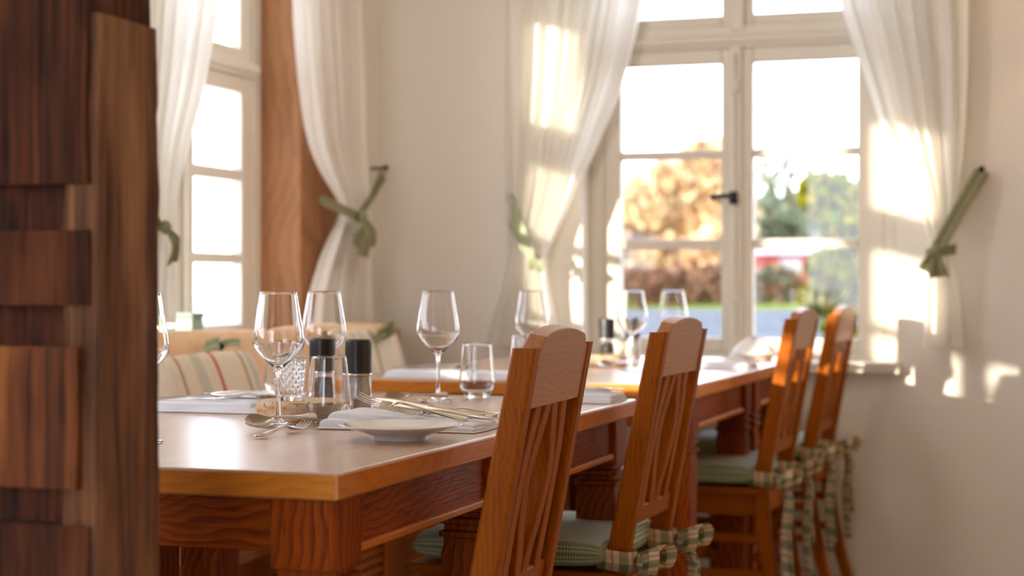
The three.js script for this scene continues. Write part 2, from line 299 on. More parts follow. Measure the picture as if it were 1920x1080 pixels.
{ // unseen low window with one bar, added and sized for the wall's sun streak
  for (const [i, w] of [WC].entries()) {
    const root = new THREE.Group(); root.name = 'window_' + (5 + i); root.userData.kind = 'structure'; scene.add(root);
    const P = onLeft(XG), f = 0.02;
    part('frame', flatUV(merge([P(w[0], w[0] + f, w[2], w[3], 0, 0.04, 0.003), P(w[1] - f, w[1], w[2], w[3], 0, 0.04, 0.003), P(w[0], w[1], w[2], w[2] + f, 0, 0.04, 0.003), P(w[0], w[1], w[3] - f, w[3], 0, 0.04, 0.003), P(w[0] + f, w[1] - f, 1.262, 1.28, 0, 0.04, 0.003)]), 0.5), M.paint, root);
    part('pane', flatUV(P(w[0] + f, w[1] - f, w[2] + f, w[3] - f, 0.012, 0.0125, 0), 0.5), M.pane, root);
  }
  windowUnit('window_6', onLeft(XG), null, ...WD, specL(WD));  // unseen window near the camera, added to light the front-facing sides
  const fw = new THREE.Group(); fw.name = 'window_7'; fw.userData.kind = 'structure'; scene.add(fw);  // unseen front window, added and enlarged to fill the room with light
  const P = onBack(ZF + 0.1), f = 0.06, m = (WF[0] + WF[1]) / 2;
  part('frame', flatUV(merge([P(WF[0], WF[0] + f, WF[2], WF[3], 0, 0.05, 0.003), P(WF[1] - f, WF[1], WF[2], WF[3], 0, 0.05, 0.003), P(WF[0], WF[1], WF[2], WF[2] + f, 0, 0.05, 0.003), P(WF[0], WF[1], WF[3] - f, WF[3], 0, 0.05, 0.003), P(m - 0.03, m + 0.03, WF[2], WF[3], 0, 0.05, 0.003)]), 0.5), M.paint, fw);
  part('pane', flatUV(P(WF[0] + f, WF[1] - f, WF[2] + f, WF[3] - f, 0.02, 0.0205, 0), 0.5), M.pane, fw);
}
{ // sills
  const s1 = struct('window_sill', flatUV(bx(W1[0] - 0.03, W1[1] + 0.015, 0.705, 0.745, ZG + 0.03, ZB + 0.06, 0.008), 0.6), M.paint); s1.name = 'trim_1';
  const s2 = struct('window_sill', flatUV(bx(XG + 0.03, XL + 0.03, 0.79, 0.825, WA[0], WA[1], 0.008), 0.6), M.paint); s2.name = 'trim_2';
}

// ---------- timbers ----------
{
  const t = thing('timber_post', 'orange-brown squared timber post set in the wall beside the left window', 'post', [XL, 0, -5.245]);
  part('beam', grain(bx(-0.2, 0.012, 0.002, HT - 0.002, -0.34, -0.001, 0.006), 'y', 1.2, 0.4), M.postWood, t);
}
{ // foreground post of old rough oak with filled-in mortises
  const px0 = -1.20, px1 = -1.016, pz0 = -1.745, pz1 = -1.61;
  const t = thing('timber_post', 'dark rough-hewn old timber post close in the foreground at the left edge', 'post', [0, 0, 0]);
  const rough = (x0, x1, y0, y1, z0, z1, amp, sd, n = 40) => {
    const g = new THREE.BoxGeometry(x1 - x0, y1 - y0, z1 - z0, 6, n, 5); g.translate((x0 + x1) / 2, (y0 + y1) / 2, (z0 + z1) / 2);
    const p = g.attributes.position;
    for (let i = 0; i < p.count; i++) {
      const x = p.getX(i), y = p.getY(i), z = p.getZ(i), q = fbm(0.137 * sd + x * 2, y * 0.9, 9, 13, 201 + sd, 3) - 0.5, r = fbm(0.21 * sd + z * 3, y * 0.9, 9, 13, 211 + sd, 3) - 0.5;
      p.setX(i, x + amp * r * 2); p.setZ(i, z + amp * q * 2);
    }
    g.computeVertexNormals(); return grain(g, 'y', 1.0, 0.3);
  };
  part('corner_timber', rough(-1.06, px1, 0, 1.30, pz0, pz1 - 0.008, 0.004, 1, 90), M.timber, t);
  part('core_timber', rough(px0, -1.05, 0, 2.6, pz0, pz1 - 0.03, 0.003, 2, 60), M.timberRed, t);
  part('corner_timber', rough(-1.085, px1 - 0.012, 1.30, 2.6, pz0, pz1 - 0.01, 0.004, 3, 60), M.timberRed, t);
  const h = (py) => 1.0 - (py - 540) * 1.87 / 3200;
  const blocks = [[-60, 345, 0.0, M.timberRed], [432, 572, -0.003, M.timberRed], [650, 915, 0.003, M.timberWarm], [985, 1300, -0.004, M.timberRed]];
  blocks.forEach(([a, b, proud, mat], i) => part('timber_block', rough(px0, -1.026 - (i === 2 ? 0.010 : 0), h(b), h(a), pz1 - 0.05, pz1 + proud, 0.004, 5 + i, 24), mat, t));
}

// ---------- curtains ----------
function lerpRows(rows, y) { // rows [y, value], descending y
  if (y >= rows[0][0]) { const [a, b] = rows; return a[1] + (b[1] - a[1]) * (y - a[0]) / (b[0] - a[0]); }
  for (let i = 0; i + 1 < rows.length; i++) if (y >= rows[i + 1][0]) { const k = (y - rows[i][0]) / (rows[i + 1][0] - rows[i][0]); return rows[i][1] + (rows[i + 1][1] - rows[i][1]) * k; }
  return rows[rows.length - 1][1];
}
const CTOP = 2.3;
function curtain(axis, plane, inner, outer, waist, hem, folds, sd, label) {
  const sm = (rows, y) => (lerpRows(rows, y) + lerpRows(rows, y + 0.03) + lerpRows(rows, y - 0.03)) / 3;
  const g = sheet(150, 100, (u, v) => {
    const y = CTOP - v * (CTOP - hem), a = sm(outer, y), b = sm(inner, y), wv = u + 0.03 * Math.sin(u * 9 + sd) + 0.015 * Math.sin(u * 23 + sd * 2);
    const near = Math.exp(-Math.pow((y - waist) / 0.13, 2)), amp = 0.017 * (1 - 0.45 * near), ph = wv * Math.PI * 2 * folds + 0.5 * Math.sin(y * 3 + sd) * (1 - near);
    const f = amp * (Math.sin(ph) + 0.35 * Math.sin(2.3 * ph + sd + y * 1.5) + 0.2 * Math.sin(0.47 * ph + 2 * y));
    const s = a + (b - a) * (u + 0.012 * Math.cos(ph)), d = plane + f + 0.03 * near;
    return axis === 'x' ? V(s, y, d) : V(d, y, s);
  }, (u, v) => [u * 4, v * 6]);
  return meshThing('curtain', g, M.curtain, label, 'curtain', [0, 0, 0], 0, 'sheer white tied-back window curtains');
}
const cBLi = [[2.117, -1.465], [2.024, -1.488], [1.836, -1.533], [1.705, -1.572], [1.573, -1.632], [1.479, -1.671], [1.384, -1.721], [1.288, -1.761], [1.212, -1.801], [1.116, -1.832], [1.0, -1.828], [0.769, -1.791]];
const cBLo = [[2.148, -1.984], [1.661, -1.984], [1.30, -1.98], [1.117, -1.965], [0.961, -2.015], [0.844, -2.052], [0.726, -2.077]];
const cBRi = [[2.079, -0.808], [1.986, -0.789], [1.838, -0.744], [1.709, -0.699], [1.562, -0.655], [1.434, -0.601], [1.325, -0.548], [1.198, -0.499], [1.108, -0.478], [1.018, -0.501], [0.802, -0.51]];
const cBRo = [[2.052, -0.356], [1.963, -0.36], [1.696, -0.362], [1.518, -0.37], [1.34, -0.388], [1.215, -0.403], [1.107, -0.417], [1.0, -0.391], [0.804, -0.377]];
const cARi = [[1.98, -5.087], [1.841, -5.099], [1.721, -5.119], [1.567, -5.16], [1.447, -5.218], [1.344, -5.295], [1.276, -5.382], [1.072, -5.252], [0.964, -5.181], [0.823, -5.148]];
const cARo = [[2.06, -5.574], [1.836, -5.592], [1.457, -5.611], [1.285, -5.592], [1.077, -5.65], [0.808, -5.669]];
const cALi = [[1.888, -4.534], [1.789, -4.508], [1.657, -4.459], [1.542, -4.412], [1.429, -4.349], [1.318, -4.289], [1.225, -4.235], [1.149, -4.206], [1.06, -4.235], [0.91, -4.265]];
const cALo = [[1.888, -4.06], [1.429, -4.06], [1.149, -4.09], [1.06, -4.07], [0.91, -4.05]];
curtain('x', -5.9, cBLi, cBLo, 1.1, 0.79, 9, 1, 'sheer white curtain tied back at the left side of the garden window');
curtain('x', -5.9, cBRi, cBRo, 1.1, 0.80, 7, 2, 'sheer white curtain tied back at the right side of the garden window');
curtain('z', -2.44, cARi, cARo, 1.28, 0.84, 7, 3, 'sheer white curtain hanging beside the orange timber post');
curtain('z', -2.44, cALi, cALo, 1.15, 0.90, 7, 4, 'sheer white curtain hanging just right of the dark foreground post');
{
  const rod = (a, b, label) => { const t = thing('curtain_rod', label, 'curtain rod'); part('rod', tube([a, b], 0.009, 4), M.iron, t); for (const p of [a, b]) part('finial', new THREE.SphereGeometry(0.018, 12, 8).translate(p.x, p.y, p.z), M.iron, t); };
  rod(V(-2.06, CTOP, -5.9), V(-0.3, CTOP, -5.9), 'thin dark curtain rod above the garden window');
  rod(V(-2.44, CTOP, -5.68), V(-2.44, CTOP, -3.95), 'thin dark curtain rod above the left window');
}
// tiebacks: a strap from a wall hook round the curtain, with a bow
function tieback(label, hook, knot, toRoom, { mat = M.tie, wrap, bowUp, size = 1, strapW = 0.03 }) {
  const t = thing('tieback', label, 'tieback', [0, 0, 0], 0);
  const n = toRoom, along = hook.clone().sub(knot).normalize(), across = along.clone().cross(n).normalize();
  const mid = hook.clone().lerp(knot, 0.5).addScaledVector(n, 0.012);
  part('strap', merge([ribbon([hook, mid, knot], strapW, across, { n, fold: 0.003, taper: (v) => 1 - 0.35 * v }), ribbon([hook.clone().addScaledVector(n, 0.02), mid.clone().addScaledVector(n, 0.016), knot.clone().addScaledVector(n, 0.012)], strapW * 0.9, across, { n, fold: 0.004 })]), mat, t);
  part('wrap', ribbon(wrap, 0.035, V(0, 1, 0).addScaledVector(along, 0.2), { n, fold: 0.004 }), mat, t);
  part('knot', new THREE.SphereGeometry(0.017 * size, 12, 10).scale(1, 1.15, 0.8).translate(knot.x, knot.y, knot.z).translate(n.x * 0.02, 0, n.z * 0.02), mat, t);
  const k = knot.clone().addScaledVector(n, 0.02), sideV = V(n.z, 0, -n.x); // to the right as seen from the room
  const flap = (ang, len, w) => { const d = sideV.clone().multiplyScalar(Math.sin(ang)).addScaledVector(V(0, -1, 0), Math.cos(ang)); return ribbon([k, k.clone().addScaledVector(d, len * 0.5).addScaledVector(n, 0.022), k.clone().addScaledVector(d, len).addScaledVector(n, 0.006)], w, d.clone().cross(n), { n, fold: 0.007, taper: (v) => 0.25 + 0.75 * v, seg: 10 }); };
  for (const [a, l, w] of bowUp) part('tail', flap(a, l * size, w * size), mat, t);
  part('hook', merge([new THREE.CylinderGeometry(0.006, 0.006, 0.05, 8).rotateX(Math.PI / 2).rotateY(Math.atan2(n.x, n.z)).translate(hook.x - n.x * 0.015, hook.y + 0.004, hook.z - n.z * 0.015), new THREE.SphereGeometry(0.011, 10, 8).translate(hook.x + n.x * 0.02, hook.y + 0.006, hook.z + n.z * 0.02)]), M.iron, t);
}
const nB = V(0, 0, 1), nL = V(1, 0, 0);
tieback('olive tieback with a long broad strap slanting up to a hook on the right wall', V(-0.322, 1.392, -5.93), V(-0.462, 1.125, -5.84), nB, { wrap: [V(-0.4, 1.13, -5.86), V(-0.45, 1.12, -5.82), V(-0.5, 1.115, -5.86)], bowUp: [[0.1, 0.09, 0.07], [-0.5, 0.08, 0.06]], strapW: 0.05 });
tieback('pale green tieback knotted low on the curtain left of the garden window', V(-1.985, 1.33, -5.93), V(-1.87, 1.115, -5.83), nB, { mat: M.tiePale, wrap: [V(-1.97, 1.24, -5.85), V(-1.91, 1.15, -5.82), V(-1.85, 1.1, -5.84)], bowUp: [[0.7, 0.07, 0.05], [0.2, 0.05, 0.04]], strapW: 0.035 });
tieback('olive tieback with a fan-shaped bow and ruffled loop on a corner hook', V(-2.47, 1.44, -5.85), V(-2.375, 1.245, -5.41), nL, { wrap: [V(-2.41, 1.295, -5.19), V(-2.37, 1.262, -5.30), V(-2.37, 1.245, -5.41)], bowUp: [[-0.62, 0.10, 0.09], [-0.1, 0.115, 0.09], [0.5, 0.105, 0.09]], strapW: 0.018, size: 1.2 });
{ // the ruffled loop at that hook
  const t = scene.children.find((o) => o.name === 'tieback_002');
  part('loop', ribbon([V(-2.465, 1.425, -5.83), V(-2.43, 1.40, -5.76), V(-2.445, 1.335, -5.70)], 0.085, V(0, 0.5, 1), { n: nL, fold: 0.009, taper: (v) => 1 - 0.8 * v }), M.tie, t);
}
tieback('olive tieback hanging folded just right of the dark foreground post', V(-2.49, 1.36, -3.84), V(-2.385, 1.165, -4.10), nL, { wrap: [V(-2.4, 1.18, -3.98), V(-2.37, 1.17, -4.04), V(-2.40, 1.175, -4.13)], bowUp: [[0.25, 0.10, 0.06], [0.5, 0.075, 0.045]], strapW: 0.02 });

// ---------- bench along the left wall ----------
{
  const t = thing('corner_bench', 'long wooden bench with cane-work front panels along the left wall', 'bench', [0, 0, 0]);
  const z0 = -5.86, z1 = -1.5;
  part('seat', grain(bx(-2.40, -1.68, 0.415, 0.455, z0, z1, 0.006), 'z'), M.bench, t);
  const fp = part('front_frame', grain(merge([bx(-1.74, -1.715, 0.36, 0.415, z0, z1, 0.003), bx(-1.74, -1.715, 0.02, 0.09, z0, z1, 0.003)]), 'z'), M.bench, t);
  const edges = [-5.86, -5.25, -4.68, -4.09, -3.46, -2.85, -2.2, -1.5];
  for (let i = 0; i + 1 < edges.length; i++) {
    const a = edges[i], b = edges[i + 1];
    part('stile', grain(bx(-1.738, -1.713, 0.09, 0.36, b - 0.05, b, 0.003), 'y'), M.bench, fp);
    if (i % 2) { // open cane lattice
      const l = [];
      for (let k = 0; k < 22; k++) { const z = a + 0.01 + (b - a - 0.06) * (k + 0.5) / 22; l.push(bx(-1.734, -1.728, 0.09, 0.36, z - 0.007, z + 0.007, 0)); }
      for (let k = 0; k < 11; k++) { const y = 0.09 + 0.27 * (k + 0.5) / 11; l.push(bx(-1.729, -1.723, y - 0.007, y + 0.007, a, b - 0.05, 0)); }
      const lt = part('cane_lattice', grain(merge(l), 'y'), M.bench, fp); lt.userData.label = 'woven cane lattice';
      part('back_panel', grain(bx(-1.78, -1.77, 0.09, 0.36, a, b - 0.05, 0), 'z'), M.bench, fp);
    } else part('panel', grain(bx(-1.735, -1.722, 0.09, 0.36, a, b - 0.05, 0.002), 'z'), M.bench, fp);
  }
  part('backrest', grain(merge([loft([{ c: V(-2.40, 0.72, z0), hx: 0.014, hz: 0.13 }, { c: V(-2.40, 0.72, z1), hx: 0.014, hz: 0.13 }], V(1, 0, 0), V(-0.1, 0.99, 0)), bx(-2.43, -2.395, 0.42, 0.62, z0, z1, 0.003)]), 'z'), M.bench, t);
}
// peach pads over the backrest
function backPad(z0, z1, label, sd) {
  const w = z1 - z0, g = pillow(w, 0.30, 0.13, { nx: 60, ny: 18, corner: 0.05, dent: (u, v) => 1 - 0.3 * Math.pow(Math.abs(Math.sin((u * w / 2 + 0.02 * v) * 17 + sd)), 8) * (0.6 + 0.4 * v) });
  g.rotateY(Math.PI / 2); g.rotateZ(0.16);
  const t = thing('backrest_pad', label, 'cushion', [-2.33, 0.735, (z0 + z1) / 2], 0);
  part('pad', g, M.peach, t);
  const k = V(0.07, 0.105, -0.06);
  const b = part('tie_bow', merge([ribbon([k, k.clone().add(V(0.03, 0.012, 0.03)), k.clone().add(V(0.01, 0.0, 0.075))], 0.035, V(0, 1, 0), { n: nL, fold: 0.004 }), ribbon([k, k.clone().add(V(0.03, 0.01, -0.04)), k.clone().add(V(0.01, 0.006, -0.13))], 0.022, V(0, 1, 0), { n: nL, fold: 0.003 })]), M.tiePale, t);
  b.userData.label = 'pale green tie bow';
  part('button', new THREE.SphereGeometry(0.011, 10, 8).translate(k.x + 0.02, k.y, k.z), M.iron, b);
  part('button', new THREE.SphereGeometry(0.011, 10, 8).translate(k.x + 0.012, k.y, k.z + 0.3), M.iron, t);
}
backPad(-4.62, -3.62, 'long peach backrest pad under the left window with a green tie', 0.4);
backPad(-5.58, -4.66, 'peach backrest pad further along the bench behind the wine glasses', 1.7);
// striped loose cushions
function stripedCushion(pos, w, h, turn, lean, label, shift) {
  const g = pillow(w, h, 0.11, { repeat: 0.56, corner: 0.03, power: 0.26 }); const uv = g.attributes.uv; for (let i = 0; i < uv.count; i++) uv.setX(i, uv.getX(i) + shift);
  g.rotateX(-lean); g.rotateY(Math.PI / 2);
  const t = thing('striped_cushion', label, 'cushion', pos, turn, 'striped cushions on the bench');
  part('cover', g, M.stripes, t);
  return t;
}
stripedCushion([-2.17, 0.655, -4.03], 0.50, 0.36, 0, 0.34, 'cream cushion with red and brown stripes leaning at the bench left', -0.04);
{
  const t = stripedCushion([-2.19, 0.69, -5.13], 0.42, 0.36, 0, 0.25, 'striped cushion with a green bow leaning near the corner', 0.5);
  part('bow', merge([ribbon([V(0.02, 0.16, -0.02), V(0.05, 0.185, -0.05), V(0.03, 0.2, -0.09)], 0.05, V(0, 1, 0.4), { n: nL, fold: 0.006 }), ribbon([V(0.02, 0.16, -0.02), V(0.05, 0.17, 0.02), V(0.03, 0.15, 0.06)], 0.05, V(0, 1, -0.3), { n: nL, fold: 0.006 })]), M.tie, t);
}
{
  const t = thing('candle_box', 'small grey-green box standing on the left window sill', 'box', [-2.58, 0.825, -4.615]);
  part('box', bx(-0.03, 0.03, 0, 0.085, -0.035, 0.035, 0.004), std({ color: lin(150, 172, 152), roughness: 0.7 }), t);
  part('lid', bx(-0.033, 0.033, 0.085, 0.10, -0.038, 0.038, 0.004), std({ color: lin(132, 158, 140), roughness: 0.7 }), t);
}

// ---------- tables ----------
const TT = 0.762, TX0 = -1.87, TX1 = -0.908;
function table(z0, z1, legZ, label) { // z0 far end, z1 near end; legZ: near faces of the near and far legs
  const t = thing('dining_table', label, 'table', [0, 0, 0], 0);
  const top = part('tabletop', grain(bx(TX0, TX1, TT - 0.036, TT, z0, z1, 0.003), 'z', 1.2, 0.4), M.table, t);
  const strip = grain(bx(TX1 - 0.012, TX1 + 0.0015, TT - 0.0345, TT - 0.003, z0 + 0.002, z1 - 0.002, 0.002), 'z', 1.2, 0.4), strip2 = grain(bx(TX0 + 0.002, TX1 - 0.002, TT - 0.0345, TT - 0.003, z1 - 0.012, z1 + 0.0015, 0.002), 'x', 1.2, 0.4);
  part('edge_band', strip, M.tableEdge, top); part('edge_band', strip2, M.tableEdge, top);
  const aT = TT - 0.036, aB = aT - 0.074, lw = 0.092, xr = TX1 - 0.012, xl = -1.54;
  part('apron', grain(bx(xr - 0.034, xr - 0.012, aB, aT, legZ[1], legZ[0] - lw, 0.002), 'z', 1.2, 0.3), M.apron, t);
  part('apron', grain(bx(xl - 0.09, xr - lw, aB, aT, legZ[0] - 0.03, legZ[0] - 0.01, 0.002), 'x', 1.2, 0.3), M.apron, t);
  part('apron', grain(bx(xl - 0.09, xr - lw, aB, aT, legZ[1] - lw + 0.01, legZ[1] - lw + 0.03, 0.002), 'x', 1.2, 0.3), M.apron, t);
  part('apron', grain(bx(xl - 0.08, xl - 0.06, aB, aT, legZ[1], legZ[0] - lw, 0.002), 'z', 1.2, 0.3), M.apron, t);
  part('bead', grain(merge([bx(xr - 0.036, xr - 0.004, aB - 0.009, aB + 0.004, legZ[1], legZ[0] - lw, 0.004)]), 'z', 1.2, 0.3), M.tableEdge, t);
  const st = (y, w, ch = 0.003) => ({ c: V(0, y, 0), hx: w / 2, hz: w / 2, ch });
  const prof = [st(aT, lw), st(0.632, lw), st(0.630, lw - 0.014), st(0.622, lw - 0.014), st(0.619, lw), st(0.611, lw), st(0.608, lw - 0.014), st(0.600, lw - 0.014), st(0.597, lw), st(0.589, lw), st(0.586, lw - 0.012), st(0.576, lw - 0.012), st(0.56, lw - 0.006), st(0.25, lw - 0.014), st(0.0, lw - 0.03)];
  const lg = grain(loft(prof), 'y', 1.2, 0.4);
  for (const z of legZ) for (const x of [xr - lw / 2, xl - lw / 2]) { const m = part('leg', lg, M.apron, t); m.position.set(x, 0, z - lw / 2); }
}
table(-2.838, -2.005, [-2.022, -2.64], 'nearest oak table with the sharp corner facing the camera');
table(-3.556, -2.842, [-2.87, -3.43], 'second oak table joined behind the nearest one');
table(-4.985, -4.131, [-4.15, -4.87], 'third oak table beyond the gap in the row');
table(-5.80, -4.989, [-5.02, -5.45], 'farthest oak table standing against the garden window');

// ---------- chairs ----------
function makeChair() {
  const t = thing('dining_chair', '', 'chair', [0, 0, 0], 0, 'wooden dining chairs along the right side of the tables');
  const off = (y) => y > 0.45 ? (y - 0.45) * 0.19 : Math.pow((0.45 - y) / 0.45, 1.8) * 0.085;
  const W = 0.34, hz = 0.0155;
  const post = (s) => grain(loft([0, 0.1, 0.2, 0.32, 0.45, 0.6, 0.76, 0.915].map((y) => ({ c: V(off(y), y, s * (W / 2 - hz)), hx: y > 0.45 ? 0.0225 - (y - 0.45) * 0.010 : 0.0165 + y * 0.0133, hz, ch: 0.004 }))), 'y', 1.2, 0.35);
  for (const s of [-1, 1]) part('post', post(s), M.chair, t);
  { // crest rail with an arched top between the posts
    const sh = new THREE.Shape(), w = W / 2 - 2 * hz + 0.001;
    sh.moveTo(-w, 0); sh.lineTo(w, 0); sh.lineTo(w, 0.084); sh.quadraticCurveTo(w - 0.012, 0.087, w - 0.018, 0.095); sh.lineTo(w - 0.026, 0.1025); sh.quadraticCurveTo(w * 0.4, 0.1135, 0, 0.1135); sh.quadraticCurveTo(-w * 0.4, 0.1135, -w + 0.026, 0.1025); sh.lineTo(-w + 0.018, 0.095); sh.quadraticCurveTo(-w + 0.012, 0.087, -w, 0.084); sh.lineTo(-w, 0);
    const g = new THREE.ExtrudeGeometry(sh, { depth: 0.024, bevelEnabled: true, bevelSize: 0.0015, bevelThickness: 0.0015, bevelSegments: 1, curveSegments: 16 });
    g.translate(0, 0, -0.012); g.rotateY(Math.PI / 2); g.rotateZ(-0.187); g.translate(off(0.83) + 0.002, 0.83, 0);
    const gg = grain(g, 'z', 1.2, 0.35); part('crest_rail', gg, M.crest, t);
  }
  const slat = (zs) => grain(loft(zs.map(([y, z]) => ({ c: V(off(y) + 0.001, y, z), hx: 0.0115, hz: 0.016, ch: 0.002 }))), 'y', 1.2, 0.35);
  for (const s of [-1, 1]) {
    part('slat', slat([[0.56, s * 0.09], [0.65, s * 0.0955], [0.75, s * 0.093], [0.84, s * 0.07]]), M.chair, t);
    part('slat', slat([[0.56, s * 0.0165], [0.60, s * 0.027], [0.64, s * 0.045], [0.68, s * 0.058], [0.715, s * 0.062], [0.75, s * 0.053], [0.79, s * 0.033], [0.82, s * 0.02], [0.84, s * 0.0165]]), M.chair, t);
  }
  part('lower_rail', grain(loft([{ c: V(off(0.552), 0.552, -W / 2 + hz), hx: 0.012, hz: 0.019 }, { c: V(off(0.552), 0.552, W / 2 - hz), hx: 0.012, hz: 0.019 }], V(1, -0.19, 0).normalize(), V(0.19, 1, 0).normalize()), 'z', 1.2, 0.35), M.chair, t);
  part('seat', grain(bx(-0.43, 0.005, 0.425, 0.447, -0.2, 0.2, 0.006), 'x', 1.2, 0.35), M.chair, t);
  for (const s of [-1, 1]) part('seat_rail', grain(bx(-0.40, -0.015, 0.365, 0.425, s * 0.155 - 0.01, s * 0.155 + 0.01, 0.003), 'x', 1.2, 0.35), M.chair, t);
  part('seat_rail', grain(bx(-0.405, -0.385, 0.365, 0.425, -0.145, 0.145, 0.003), 'z', 1.2, 0.35), M.chair, t);
  part('seat_rail', grain(bx(-0.012, 0.008, 0.365, 0.425, -0.145, 0.145, 0.003), 'z', 1.2, 0.35), M.chair, t);
  for (const s of [-1, 1]) part('leg', grain(loft([{ c: V(-0.385, 0, s * 0.165), hx: 0.015, hz: 0.015 }, { c: V(-0.385, 0.425, s * 0.165), hx: 0.019, hz: 0.019 }]), 'y', 1.2, 0.35), M.chair, t);
  for (const s of [-1, 1]) for (const y of [0.30, 0.20]) part('stretcher', grain(bx(-0.385, off(y), y - 0.012, y + 0.012, s * 0.157 - 0.008, s * 0.157 + 0.008, 0.003), 'x', 1.2, 0.35), M.chair, t);
  part('stretcher', grain(bx(-0.2, -0.18, 0.24, 0.262, -0.157, 0.157, 0.003), 'z', 1.2, 0.35), M.chair, t);
  return t;
}
function makeCushion() {
  const t = thing('chair_cushion', '', 'cushion', [0, 0, 0], 0, 'green seat cushions tied to the chairs');
  const g = pillow(0.42, 0.42, 0.066, { nx: 30, ny: 30, corner: 0.05, power: 0.3, repeat: 0.024 }); g.rotateX(-Math.PI / 2); g.translate(-0.215, 0.482, 0);
  part('pad', g, M.gingham, t);
  const prof = (u, v) => Math.pow(Math.max(0, (1 - Math.pow(Math.abs(u), 6)) * (1 - Math.pow(Math.abs(v), 6))), 0.3);
  const top = sheet(26, 26, (i, j) => { const u = (i * 2 - 1) * 0.955, v = (1 - j * 2) * 0.955, k = 1 - 0.05 * u * u * v * v; return V(-0.215 + u * 0.21 * k, 0.484 + 0.0335 * prof(u, v) + 0.004 * (fbm(i, j, 5, 5, 301, 2) - 0.5), v * 0.21 * k); }, (i, j) => [i * 4, j * 4]);
  const tp = part('top_panel', top, M.cushionTop, t); tp.userData.label = 'plain pale green top panel'; M.cushionTop.side = THREE.DoubleSide;
  for (const s of [-1, 1]) { // a tie round each back post, knotted with loops and two hanging tails
    const zp = s * 0.155, k = V(0.045, 0.468, zp + 0.005);
    const b = part('tie_strap', merge([ribbon([V(-0.03, 0.475, zp + 0.03), V(0.0, 0.472, zp + 0.034), V(0.03, 0.468, zp + 0.024), k], 0.04, V(0, 1, 0), { n: V(0, 0, 1), fold: 0.002 }), ribbon([V(-0.03, 0.475, zp - 0.03), V(0.0, 0.472, zp - 0.034), V(0.03, 0.468, zp - 0.024), k], 0.04, V(0, 1, 0), { n: V(0, 0, 1), fold: 0.002 })]), M.checkTie, t);
    part('knot', new THREE.SphereGeometry(0.017, 12, 10).scale(0.9, 1.1, 1).translate(k.x + 0.008, k.y, k.z), M.checkTie, b);
    const q = k.clone().add(V(0.012, 0, 0));
    const loop = (dz, dx) => ribbon([q, q.clone().add(V(0.02 + dx, 0.03, dz * 0.5)), q.clone().add(V(0.03 + dx, 0.012, dz)), q.clone().add(V(0.022 + dx, -0.018, dz * 0.8)), q], 0.034, V(1, 0.3, 0), { n: V(1, 0, 0), fold: 0.003, seg: 18 });
    part('loop', merge([loop(0.055, 0), loop(-0.05, 0.008)]), M.checkTie, b);
    const tail = (dz, len, sd) => ribbon([q, q.clone().add(V(0.02, -0.05, dz)), q.clone().add(V(0.014, -len * 0.5, dz * 1.6 + 0.008 * Math.sin(sd))), q.clone().add(V(0.02, -len, dz * 1.8))], 0.056, V(0.55, 0, 1), { n: V(1, 0, -0.5), fold: 0.008, seg: 20 });
    part('tail', merge([tail(0.012, 0.30, 1)]), M.checkTie, b); part('tail', merge([tail(-0.014, 0.25 + 0.03 * s, 2)]), M.checkTie, b);
  }
  return t;
}
{
  const chair = makeChair(), cushion = makeCushion();
  const spots = [[-0.842, -2.455, 2.0, 'nearest wooden chair with an arched crest rail at the nearest table'], [-0.862, -3.385, -1.4, 'second wooden chair along the row beside the gap between tables'], [-0.847, -4.885, -2.0, 'third wooden chair with a sunlit back post and long checked ties'], [-0.83, -5.63, -2.8, 'farthest wooden chair in front of the wall by the window']];
  const cl2 = ['green cushion on the nearest chair mostly below the frame', 'green cushion with checked edge on the second chair in front of the table gap', 'green cushion with long hanging checked ties on the third chair', 'green cushion with a knotted checked bow on the farthest chair'];
  spots.forEach(([x, z, deg, label], i) => {
    const a = THREE.MathUtils.degToRad(deg);
    if (i === 0) { for (const [o, l] of [[chair, label], [cushion, cl2[0]]]) { o.position.set(x, 0, z); o.rotation.y = a; o.userData.label = l; } }
    else { dup(chair, label, [x, 0, z], a); dup(cushion, cl2[i], [x, 0, z], a); }
  });
}

// ---------- glassware ----------
function wineGlassGeo() {
  const outer = smooth([[0.0005, 0.0], [0.034, 0.0], [0.0355, 0.0012], [0.033, 0.003], [0.015, 0.0065], [0.0062, 0.0125], [0.0042, 0.025], [0.0037, 0.06], [0.0042, 0.088], [0.0065, 0.097], [0.018, 0.109], [0.034, 0.124], [0.0432, 0.137], [0.0447, 0.146], [0.0432, 0.162], [0.0375, 0.197], [0.0318, 0.231]], 5);
  const inner = smooth([[0.0309, 0.2315], [0.0366, 0.197], [0.0423, 0.162], [0.0437, 0.146], [0.0422, 0.138], [0.033, 0.1253], [0.017, 0.1108], [0.006, 0.1032], [0, 0.102]], 5);
  return lathe([...outer, ...inner], 64);
}
function tumblerGeo() {
  const outer = [[0.0005, 0.0], ...smooth([[0.0225, 0.0], [0.0245, 0.002], [0.031, 0.014], [0.0385, 0.027], [0.0397, 0.032], [0.0385, 0.045], [0.0345, 0.084], [0.0307, 0.118]], 5)];
  const inner = smooth([[0.0298, 0.1185], [0.0335, 0.084], [0.0375, 0.045], [0.0386, 0.033], [0.037, 0.028], [0.029, 0.0155], [0.021, 0.009], [0, 0.008]], 5);
  return lathe([...outer, ...inner], 64);
}
